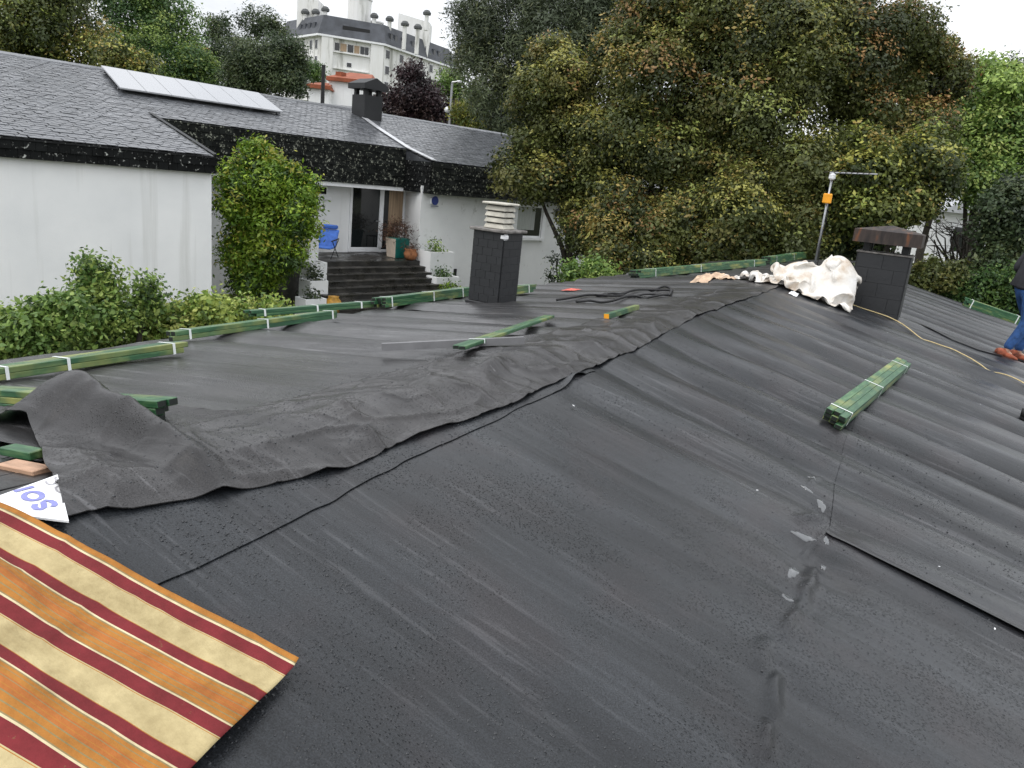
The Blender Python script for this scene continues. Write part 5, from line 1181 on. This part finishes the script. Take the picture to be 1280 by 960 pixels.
# ------------------------------------------------------------------ far buildings
def apartment():
    # footprint corners: photo column and distance
    z_e = 28.6; zb = 10.0
    A = [at_depth(x, 60, D)[:2] for x, D in [(352,162),(400,150),(480,154),(566,176)]]
    back = np.array([-0.45, 0.89])*16
    r = empty('apartment_block', (A[1][0], A[1][1], zb), 'large stained white apartment block with grey mansard roof on the hill', 'building'); O = np.array([A[1][0], A[1][1], zb])
    poly = A + [A[3] + back, A[0] + back]
    mb = MB(); mb.prism([tuple(p) for p in poly[::-1]], zb, z_e); mb.obj('wall', M['apt'], r, origin=O)
    cen = sum(poly)/len(poly)
    mb = MB(); n = len(poly); lo = [p + (p - cen)/np.linalg.norm(p - cen)*0.9 for p in poly]; hi = [p + (cen - p)/np.linalg.norm(cen - p)*1.0 for p in poly]
    z1 = z_e + 3.7
    mb.add([(p[0], p[1], z_e + .02) for p in lo] + [(p[0], p[1], z1) for p in hi] + [(cen[0], cen[1], z1 + .6)],
           [tuple(range(n))] + [(i, n + i, n + (i+1) % n, (i+1) % n) for i in range(n)] + [(n + i, 2*n, n + (i+1) % n) for i in range(n)])
    rf = mb.obj('roof', M['apt_roof'], r, origin=O)
    mb = MB(); lo2 = [p + (p - cen)/np.linalg.norm(p - cen)*1.0 for p in poly]; mb.prism([tuple(p) for p in lo2[::-1]], z_e - .35, z_e); mb.obj('eave_band', M['paint'], r, origin=O)
    # windows on the facades: (segment, fraction, z below eave, w, h)
    def facade(i): a, b_ = A[i], A[i+1]; t_ = (b_ - a); L_ = np.linalg.norm(t_); t_ /= L_; nn = np.array([t_[1], -t_[0]]); return a, t_, L_, nn
    def fbox(i, s0, s1, z0, z1_, d0, d1, mat, name, parent=r):
        a, t_, L_, nn = facade(i); mb = MB()
        T = lambda x, y, z: (a[0] + t_[0]*x + nn[0]*y, a[1] + t_[1]*x + nn[1]*y, z)
        mb.box(s0, s1, d0, d1, z0, z1_, T); return mb.obj(name, mat, parent, origin=O)
    def win(i, s, zt, w, h):
        w_ = fbox(i, s, s + w, z_e - zt - h, z_e - zt, 0.02, 0.10, M['paint'], 'window'); fbox(i, s + .06, s + w - .06, z_e - zt - h + .06, z_e - zt - .06, 0.101, 0.13, M['glass'], 'pane', w_)
    L0, L1, L2 = facade(0)[2], facade(1)[2], facade(2)[2]
    for row in range(4):
        for s in (L0 - 7.5, L0 - 4.2, L0 - 1.9): win(0, s, 0.9 + 3*row, 1.0, 1.7)
        for s in (0.6, 5.5, 9, 13, 17, 21, 25): 
            if s < L2 - 2: win(2, s, 0.9 + 3*row, 1.4, 1.6)
    # recessed balcony strip with dark glazing in the middle facade
    for row in range(4):
        z0 = z_e - 1.0 - 3*row
        fbox(1, 2.6, 9.6, z0 - 1.9, z0 - 1.75, 0.02, 0.5, M['apt'], 'balcony_slab')
        if row == 0:
            for s, w, dk in ((2.8, .9, 1), (3.9, 1.2, 0), (5.3, 1.1, 1), (6.6, 1.0, 0), (7.8, .8, 1), (8.7, .7, 1)): 
                w_ = fbox(1, s, s + w, z0 - 1.5, z0 - .1, 0.02, 0.08, M['glass'] if dk else M['curtain'], 'window')
        else: win(1, 5.2, 1.4 + 3*row, 1.0, .9)
    fbox(1, 0.2, 2.4, z_e - 12, z_e - .36, 0.02, 0.7, M['apt'], 'pilaster'); fbox(1, 9.8, 12.3, z_e - 12, z_e - .36, 0.02, 0.7, M['apt'], 'pilaster')
    # dormers in the mansard
    for s in (1.5, 3.2, 6.0, 9.5, 11.5, 15, 18, 20): 
        if s < L2 - 1.5:
            w_ = fbox(2, s, s + 1.1, z_e + 1.0, z_e + 2.4, -1.1, 0.15, M['apt_roof'], 'dormer', rf); fbox(2, s + .15, s + .95, z_e + 1.15, z_e + 2.25, 0.151, 0.2, M['glass'], 'dormer_pane', rf)
    fbox(1, 4.2, 9.5, z_e + 1.1, z_e + 2.2, -1.2, 0.05, M['black'], 'terrace_opening', rf)
    for s in (L0 - 9, L0 - 7, L0 - 5, L0 - 3): fbox(0, s, s + 1.0, z_e + 0.9, z_e + 2.3, -1.1, 0.25, M['apt_roof'], 'dormer', rf)
    # stair towers and vents on the roof
    def tower(px0, px1, ptop, pbot, D, label, rnd):
        a, b_ = at_depth(px0, pbot, D), at_depth(px1, pbot, D); top = at_depth((px0 + px1)/2, ptop, D)[2]; c = (a + b_)/2; w = np.linalg.norm((b_ - a)[:2])
        mb = MB()
        if rnd: mb.lathe([(w/2, a[2] - 3), (w/2, top - .3), (w/2 + .2, top - .25), (w/2 + .2, top)], 18, (c[0], c[1], 0))
        else:
            ex = (b_ - a)[:2]/w; ey = np.array([-ex[1], ex[0]])
            T = lambda x, y, z: (c[0] + ex[0]*x + ey[0]*y, c[1] + ex[1]*x + ey[1]*y, z)
            mb.add([T(x, y, z) for x, y, z in [(-w/2,-2,a[2]-3),(w/2,-2,a[2]-3),(w/2,3,a[2]-3),(-w/2,3,a[2]-3),(-w/2,-2,top),(w/2,-2,top-w*.18),(w/2,3,top-w*.18),(-w/2,3,top)]], BOXF)
        mb.obj('roof_tower', M['apt'], r, origin=O)
    tower(374, 400, -2, 35, 158, '', False); tower(434, 463, 0, 34, 158, '', True); tower(498, 537, 22, 52, 168, '', False); tower(462, 478, 28, 40, 160, '', True)
    for px, pt, pb in [(381,12,32),(394,12,32),(406,9,31),(467,17,36),(486,21,42),(505,27,48),(521,31,54),(533,13,24),(381,-6,6)]:
        D = 156; a = at_depth(px, pb + 4, D); t_ = at_depth(px, pt, D)[2]; mb = MB()
        mb.lathe([(.42, a[2] - 1.5), (.42, t_ - 1.0)], 10, (a[0], a[1], 0)); vs_ = mb.obj('vent_stack', M['apt'], r, origin=O); mb = MB(); mb.lathe([(.50, t_ - .999), (.80, t_ - .95), (.85, t_ - .55), (.5, t_ - .1), (.15, t_)], 10, (a[0], a[1], 0)); mb.obj('vent_cowl', M['concrete_dk'], vs_, origin=O)
apartment()
def orange_house():
    D = 62; g = at_depth(425, 128, D); zb = float(ground_z(g[0], g[1])) - 1
    c = [at_depth(x, y, D2) for x, y, D2 in [(383,130,60),(408,128,62),(409,128,60),(452,128,64)]]
    r = empty('orange_roofed_house', (g[0], g[1], zb), 'white house with orange tiled roof edge behind the slate roof', 'house'); O = np.array([g[0], g[1], zb])
    def blk(px0, px1, pyt, D_, depth, slope, hw):
        a, b_ = at_depth(px0, pyt, D_), at_depth(px1, pyt, D_); ex = (b_ - a)[:2]; w = np.linalg.norm(ex); ex /= w; ey = np.array([-ex[1], ex[0]]); zt = a[2]
        T = lambda x, y, z: (a[0] + ex[0]*x + ey[0]*y, a[1] + ex[1]*x + ey[1]*y, z)
        mb = MB(); mb.box(0, w, 0, depth, zb, zt - .28, T); mb.obj('wall', M['white'], r, origin=O)
        mb = MB(); mb.add([T(x, y, z) for x, y, z in [(-.2,-.3,zt-.28),(w+.2,-.3,zt-.28),(w+.2,depth,zt-.28),(-.2,depth,zt-.28),(-.2,-.3,zt),(w+.2,-.3,zt),(w*.8,depth*.6,zt+slope),(w*.2,depth*.6,zt+slope)]], BOXF); mb.obj('roof', M['roof_or'], r, origin=O)
    blk(386, 411, 105, 60, 5, .5, 2); blk(412, 462, 96, 61, 8, 1.0, 3)
    mb = MB(); p = at_depth(426, 96, 62); mb.box(p[0]-.3, p[0]+.3, p[1]-.3, p[1]+.3, p[2]-.4, p[2]+.35); mb.obj('chimney', M['roof_or'], r, origin=O)
    a = at_depth(403, 130, 55); za = float(ground_z(a[0], a[1])); t_ = at_depth(403, 84, 55)[2]
    r2 = empty('utility_pole', (a[0], a[1], za), 'dark utility pole in front of the orange roofed house', 'pole'); mb = MB(); mb.tube([(0, 0, 0), (0, 0, t_ - za)], [.16, .13], 8); mb.obj('shaft', M['black'], r2); mb = MB(); mb.box(-.10, .10, -.10, .10, t_ - za, t_ - za + .08); mb.obj('cap', M['black'], r2)
    # low white parapet roof between pole and chimney
    a, b_ = at_depth(386, 130, 50), at_depth(452, 137, 50); mb = MB(); r3 = empty('white_outbuilding', (a[0], a[1], 2.0), 'low flat white outbuilding just behind the slate ridge', 'building')
    z = a[2]; d = np.array([-.4, .9])*5; mb.prism([tuple(p) for p in [a[:2], b_[:2], b_[:2] + d, a[:2] + d]], 2.0, z); mb.obj('wall', M['white'], r3, origin=(a[0], a[1], 2.0))
    mb = MB(); mb.prism([tuple(p) for p in [a[:2] - d*.03, b_[:2] - d*.03, b_[:2] + d, a[:2] + d]], z + .002, z + .12); mb.obj('coping', M['flash'], r3, origin=(a[0], a[1], 2.0))
    p = at_depth(246, 64, 70); za = float(ground_z(p[0], p[1])); r4 = empty('tiled_roof_house', (p[0], p[1], za), 'small orange tiled roof showing between trees at the upper left', 'house')
    mb = MB(); mb.box(p[0]-2, p[0]+2, p[1]-2, p[1]+2, za, p[2]-.3); mb.obj('wall', M['white'], r4, origin=(p[0], p[1], za))
    mb = MB(); mb.add([(p[0]-2.3,p[1]-2.3,p[2]-.3),(p[0]+2.3,p[1]-2.3,p[2]-.3),(p[0]+2.3,p[1]+2.3,p[2]-.3),(p[0]-2.3,p[1]+2.3,p[2]-.3),(p[0],p[1],p[2]+.7)], [(0,3,2,1),(0,1,4),(1,2,4),(2,3,4),(3,0,4)]); mb.obj('roof', simple('pale_orange_tiles', (0.55, 0.25, 0.12), .8, .2, 3), r4, origin=(p[0], p[1], za))
orange_house()
def lamp_post():
    a = at_depth(561, 160, 42); za = float(ground_z(a[0], a[1])); z1 = at_depth(561, 104, 42)[2]; zg = at_depth(560, 138, 42)[2]
    r = empty('garden_lamp_post', (a[0], a[1], za), 'thin pale lamp post with a white globe behind the slate ridge', 'lamp post')
    mb = MB(); mb.tube([(0, 0, 0), (0, 0, z1 - za)], .06, 8); mb.obj('post', M['galv'], r)
    mb = MB(); mb.lathe([(.02, -.18), (.13, -.12), (.18, 0), (.13, .12), (.02, .18)], 12, (-.1, -.1, zg - za)); mb.obj('globe', M['paint'], r, smooth=True)
    mb = MB(); mb.tube([(0, 0, z1 - za), (.28, .12, z1 - za + .05)], .05, 6); mb.obj('arm', M['galv'], r)
    mb = MB(); mb.box(.22, .5, .06, .22, z1 - za, z1 - za + .12); mb.obj('lamp_head', M['paint'], r, bevel=.03)
lamp_post()
def white_villa():
    D = 34; a, b_ = at_depth(1165, 330, D), at_depth(1250, 330, D); ex = (b_ - a)[:2]; w = np.linalg.norm(ex); ex /= w; ey = np.array([-ex[1], ex[0]]); zb = float(ground_z(a[0], a[1])) - .3
    zt = at_depth(1210, 268, D)[2]; O = np.array([a[0], a[1], zb])
    r = empty('white_villa', O, 'white building glimpsed between branches right of the rusty chimney', 'building')
    T = lambda x, y, z: (a[0] + ex[0]*x + ey[0]*y, a[1] + ex[1]*x + ey[1]*y, z)
    mb = MB(); mb.box(0, w, 0, 6, zb, zt, T); mb.obj('wall', M['white'], r, origin=O)
    mb = MB(); mb.add([T(*p) for p in [(-.3,-.4,zt+.002),(w+.3,-.4,zt+.002),(w+.3,6.3,zt+.002),(-.3,6.3,zt+.002),(w/2,-.4,zt+1.3),(w/2,6.3,zt+1.3)]], [(0,3,2,1),(0,1,4),(2,3,5),(1,2,5,4),(3,0,4,5)]); mb.obj('roof', M['flash'], r, origin=O)
    for k in range(3):
        x = .5 + k*w/3.2; mb = MB(); mb.box(x, x + .7, -.06, -.001, zt - 1.7, zt - .5, T); f_ = mb.obj('window', M['paint'], r, origin=O); mb = MB(); mb.box(x + .08, x + .62, -.075, -.061, zt - 1.62, zt - .58, T); mb.obj('pane', M['glass'], f_, origin=O)
    mb = MB(); mb.box(-.02, w + .02, -.9, -.7, zt - 2.6, zt - 2.45, T)
    mb.obj('balcony_rail', M['paint'], r, origin=O)
    for k in range(9): mb = MB(); x = k*w/8; mb.box(x - .02, x + .02, -.83, -.79, zt - 3.4, zt - 2.602, T); mb.obj('baluster', M['paint'], r, origin=O)
    mb = MB(); mb.box(-.05, w + .05, -1.0, -.001, zt - 3.6, zt - 3.402, T); mb.obj('balcony_slab', M['white'], r, origin=O)
white_villa()
# leafless branches in front of the villa
def bare_shrub():
    base = at_depth(1185, 345, 21); base[2] = float(ground_z(base[0], base[1])); r = empty('bare_shrub', base, 'bare dark branches of a leafless shrub in front of the white building', 'shrub'); rr = random.Random(9); mb = MB()
    for k in range(34):
        tip = at_depth(rr.uniform(1150, 1250), rr.uniform(268, 330), 21 + rr.uniform(-1, 1)); root = at_depth(rr.uniform(1180, 1215), 350, 21); mid = root*.45 + tip*.55 + np.array([rr.uniform(-.3, .3), rr.uniform(-.3, .3), rr.uniform(-.1, .5)])
        mb.tube([root, mid, tip], [.030, .018, .006], 5)
        for q in range(3):
            s = mid*.4 + tip*.6; mb.tube([s, s + np.array([rr.uniform(-.6, .6), rr.uniform(-.6, .6), rr.uniform(-.2, .5)])], [.010, .003], 4)
    mb.obj('branches', M['bark'], r, origin=base)
bare_shrub()

# ------------------------------------------------------------------ worker at the right edge
def skin_obj(name, joints, edges, mat, parent, root, sub=2):
    me = bpy.data.meshes.new(name); names = list(joints); ix = {n: i for i, n in enumerate(names)}
    me.from_pydata([tuple(joints[n][0]) for n in names], [(ix[a], ix[b_]) for a, b_ in edges], [])
    o = bpy.data.objects.new(name, me); COL.objects.link(o); o.parent = parent
    sk = o.modifiers.new('skin', 'SKIN'); sk.use_smooth_shade = True
    lay = me.skin_vertices[0] if me.skin_vertices else None
    for n in names:
        rd = joints[n][1]; lay.data[ix[n]].radius = rd if hasattr(rd, '__len__') else (rd, rd); lay.data[ix[n]].use_root = (n == root)
    ss = o.modifiers.new('smooth', 'SUBSURF'); ss.levels = sub; ss.render_levels = sub
    me.materials.append(mat)
    dg = bpy.context.evaluated_depsgraph_get(); ev = o.evaluated_get(dg); m2 = bpy.data.meshes.new_from_object(ev)
    o.modifiers.clear(); o.data = m2; m2.name = name
    m2.polygons.foreach_set('use_smooth', [True]*len(m2.polygons))
    if not m2.materials: m2.materials.append(mat)
    return o
def person():
    G = onR(1247, 444); F_ = np.array([.863, .505, 0]); S_ = np.array([-.505, .863, 0])
    zg = lambda a, b_: float(base_z(G[0] + F_[0]*a + S_[0]*b_, 0)) - G[2]
    r = empty('person', G, 'worker in blue jeans and dark jacket walking at the right edge', 'person')
    L = lambda a, b_, c: np.array([F_[0]*a + S_[0]*b_, F_[1]*a + S_[1]*b_, c])
    z1, z2 = zg(0, -.1) + .02, zg(.34, .12) + .02
    skin = simple('skin', (0.42, .24, .17), .5, .08, 10); jeans = simple('blue_jeans', (0.022, .07, .20), .85, .45, 14, .3, 120); jack = simple('dark_jacket', (0.018, .018, .022), .75, .3, 10, .2, 60); hair = simple('black_hair', (.012, .01, .009), .6, .3, 40)
    shoe = simple('orange_boot', (0.24, .065, .032), .75, .85, 12); sole = simple('dark_sole', (.02, .02, .022), .8, .3, 20)
    J = {'pelvis': (L(.17, 0, .95), (.14, .11)), 'waist': (L(.19, 0, 1.10), (.13, .10)), 'chest': (L(.24, 0, 1.34), (.16, .11)), 'neck': (L(.28, 0, 1.52), .055), 'head0': (L(.30, 0, 1.60), (.075, .085)), 'head1': (L(.31, 0, 1.70), (.082, .095)), 'head2': (L(.30, 0, 1.78), (.06, .07)),
         'hipr': (L(.17, -.10, .88), .095), 'kneer': (L(.20, -.12, z1 + .47), .058), 'ankr': (L(.02, -.10, z1 + .07), .042), 'toer': (L(.12, -.10, z1 + .025), .026),
         'hipl': (L(.17, .10, .88), .095), 'kneel': (L(.40, .12, z2 + .50), .058), 'ankl': (L(.34, .12, z2 + .07), .042), 'toel': (L(.46, .12, z2 + .025), .026),
         'shr': (L(.23, -.19, 1.42), .06), 'elr': (L(.03, -.26, 1.17), .043), 'wrr': (L(.22, -.24, 1.03), .03), 'har': (L(.30, -.22, 1.02), (.035, .022)),
         'shl': (L(.23, .19, 1.42), .06), 'ell': (L(.12, .27, 1.16), .043), 'wrl': (L(.34, .22, 1.08), .03), 'hal': (L(.42, .19, 1.10), (.035, .022))}
    E_ = [('pelvis','waist'),('waist','chest'),('chest','neck'),('neck','head0'),('head0','head1'),('head1','head2'),('pelvis','hipr'),('hipr','kneer'),('kneer','ankr'),('ankr','toer'),('pelvis','hipl'),('hipl','kneel'),('kneel','ankl'),('ankl','toel'),('chest','shr'),('shr','elr'),('elr','wrr'),('wrr','har'),('chest','shl'),('shl','ell'),('ell','wrl'),('wrl','hal')]
    # fingers
    for s, (w_, dirb) in {'r': ('har', 1), 'l': ('hal', -1)}.items():
        h = J[w_][0]
        for k in range(4):
            b0 = h + L(.03, (k-1.5)*.017*1, 0.0); J[f'f{s}{k}a'] = (b0 + L(.03, 0, -.008), .0095); J[f'f{s}{k}b'] = (b0 + L(.055 - .006*abs(k-1.4), 0, -.035), .0085)
            E_ += [(w_, f'f{s}{k}a'), (f'f{s}{k}a', f'f{s}{k}b')]
        J[f't{s}a'] = (h + L(-.005, dirb*.035, .01), .010); J[f't{s}b'] = (h + L(.03, dirb*.045, .0), .009); E_ += [(w_, f't{s}a'), (f't{s}a', f't{s}b')]
    skin_obj('body', J, E_, skin, r, 'pelvis')
    g = lambda n, m: (J[n][0], tuple(np.array(J[n][1] if hasattr(J[n][1], '__len__') else (J[n][1],)*2)*m))
    ank = lambda n, m: (J[n][0] + np.array([0, 0, .015]), (.062, .062))
    JJ = {'waist': (J['waist'][0] - np.array([0, 0, .06]), (.165, .13)), 'pelvis': g('pelvis', 1.18), 'hipr': g('hipr', 1.2), 'kneer': (J['kneer'][0], .085), 'ankr': ank('ankr', 1), 'hipl': g('hipl', 1.2), 'kneel': (J['kneel'][0], .085), 'ankl': ank('ankl', 1)}
    skin_obj('jeans', JJ, [('waist','pelvis'),('pelvis','hipr'),('hipr','kneer'),('kneer','ankr'),('pelvis','hipl'),('hipl','kneel'),('kneel','ankl')], jeans, r, 'pelvis')
    JK = {'pelvis': (J['pelvis'][0] - np.array([0, 0, .07]), (.20, .165)), 'waist': (J['waist'][0], (.185, .15)), 'chest': (J['chest'][0], (.20, .15)), 'collar': (J['neck'][0] - np.array([0, 0, .03]), .075), 'shr': g('shr', 1.3), 'elr': g('elr', 1.5), 'wrr': g('wrr', 1.6), 'shl': g('shl', 1.3), 'ell': g('ell', 1.5), 'wrl': g('wrl', 1.6)}
    skin_obj('jacket', JK, [('pelvis','waist'),('waist','chest'),('chest','collar'),('chest','shr'),('shr','elr'),('elr','wrr'),('chest','shl'),('shl','ell'),('ell','wrl')], jack, r, 'waist')
    hc = J['head1'][0] + L(-.015, 0, .03); mb = MB(); mb.lathe([(.102, -.05), (.108, 0), (.095, .06), (.06, .105), (.01, .125)], 14, tuple(hc)); mb.obj('hair', hair, r, smooth=True)
    hd = J['head1'][0]
    mb = MB(); mb.add([hd + L(.085, -.012, .0), hd + L(.085, .012, .0), hd + L(.115, 0, -.035), hd + L(.08, .018, -.04), hd + L(.08, -.018, -.04)], [(0,1,2),(1,3,2),(3,4,2),(4,0,2)]); mb.obj('nose', skin, r, smooth=True)
    for s in (-1, 1):
        mb = MB(); mb.lathe([(.002, -.009), (.010, 0), (.002, .009)], 8, tuple(hd + L(.088, s*.032, .012))); mb.obj('eye', sole, r, smooth=True)
        mb = MB(); mb.lathe([(.006, -.03), (.016, -.005), (.016, .015), (.006, .03)], 8, tuple(hd + L(-.005, s*.088, -.005))); mb.obj('ear', skin, r, smooth=True)
    mb = MB(); mb.add([hd + L(.084, -.024, -.066), hd + L(.094, 0, -.064), hd + L(.084, .024, -.066), hd + L(.09, 0, -.074)], [(0,1,2),(0,2,3)]); mb.obj('mouth', simple('lips', (.30, .12, .10), .5, .1, 10), r)
    for (a, b_, zz) in ((.0, -.10, z1), (.34, .12, z2)):
        tilt = -math.atan(TR)*.8
        def P(x, y, z): return L(a + x, b_ + y, zz - .02 + z + math.tan(tilt)*x*.86)
        prof_ = [(-.10, .035, .10), (-.06, .042, .12), (0, .044, .125), (.06, .046, .09), (.13, .048, .068), (.18, .042, .055), (.205, .02, .04)]
        v = []; n = len(prof_)
        for x, w, h in prof_:
            v += [P(x, -w, .02), P(x, -w, .02 + (h-.02)*.6), P(x, -w*.55, h), P(x, w*.55, h), P(x, w, .02 + (h-.02)*.6), P(x, w, .02)]
        f = [(6*i + k, 6*(i+1) + k, 6*(i+1) + (k+1) % 6, 6*i + (k+1) % 6) for i in range(n-1) for k in range(6)] + [tuple(range(6)), tuple(range(6*(n-1), 6*n))[::-1]]
        bt = mk('boot', v, f, shoe, r, smooth=True)
        mb = MB(); v = []
        for x, w, h in prof_: v += [P(x, -w - .004, 0), P(x, -w - .004, .0195), P(x, w + .004, .0195), P(x, w + .004, 0)]
        mk('sole', v, [(4*i + k, 4*(i+1) + k, 4*(i+1) + (k+1) % 4, 4*i + (k+1) % 4) for i in range(n-1) for k in range(4)] + [(0,1,2,3), tuple(range(4*n-4, 4*n))[::-1]], sole, bt)
person()
def lone_boot():
    G = onR(1276, 524); r = empty('black_boot', G, 'black work boot standing at the right edge below the worker', 'boot'); sole = M['tape']
    d = np.array([.95, -.2, 0]); s = np.array([.2, .95, 0])
    def P(x, y, z): q = d*x + s*y; return np.array([q[0], q[1], z - TR*q[0] + .012])
    prof_ = [(-.01, .035, .09), (.03, .046, .10), (.09, .048, .105), (.14, .048, .09), (.21, .05, .075), (.27, .044, .06), (.295, .02, .045)]
    v = []; n = len(prof_)
    for x, w, h in prof_: v += [P(x, -w, .02), P(x, -w, .02 + (h-.02)*.6), P(x, -w*.55, h), P(x, w*.55, h), P(x, w, .02 + (h-.02)*.6), P(x, w, .02)]
    mk('upper', v, [(6*i + k, 6*(i+1) + k, 6*(i+1) + (k+1) % 6, 6*i + (k+1) % 6) for i in range(n-1) for k in range(6)] + [tuple(range(6)), tuple(range(6*(n-1), 6*n))[::-1]], M['black'], r, smooth=True)
    v = []
    for x, w, h in prof_: v += [P(x, -w - .004, 0), P(x, -w - .004, .0195), P(x, w + .004, .0195), P(x, w + .004, 0)]
    mk('sole', v, [(4*i + k, 4*(i+1) + k, 4*(i+1) + (k+1) % 4, 4*i + (k+1) % 4) for i in range(n-1) for k in range(4)] + [(0,1,2,3), tuple(range(4*n-4, 4*n))[::-1]], sole, r)
lone_boot()

# ------------------------------------------------------------------ tiny pale flecks left by the work (uncountable)
r_ = np.random.default_rng(21); vs_ = []; fs_ = []
for k in range(26):
    x, y = (r_.uniform(-1.6, 1.0), r_.uniform(1.5, 12)) if k < 14 else (r_.uniform(-4.6, -2.2), r_.uniform(2.2, 11))
    a, l, w = r_.uniform(0, 6.28), r_.uniform(.003, .012), r_.uniform(.002, .004); b0 = len(vs_)
    for p, q in ((-l, -w), (l, -w*.6), (l*.8, w), (-l*.7, w)):
        X_, Y_ = x + p*math.cos(a) - q*math.sin(a), y + p*math.sin(a) + q*math.cos(a); vs_.append((X_, Y_, float(roof_z(np.array(X_), np.array(Y_))) + 0.013))
    fs_.append((b0, b0+1, b0+2, b0+3))
o = mk('debris_flecks', vs_, fs_, M['paint'], kind='stuff'); tag(o, 'tiny pale flecks of debris scattered over the dark membrane', 'debris')
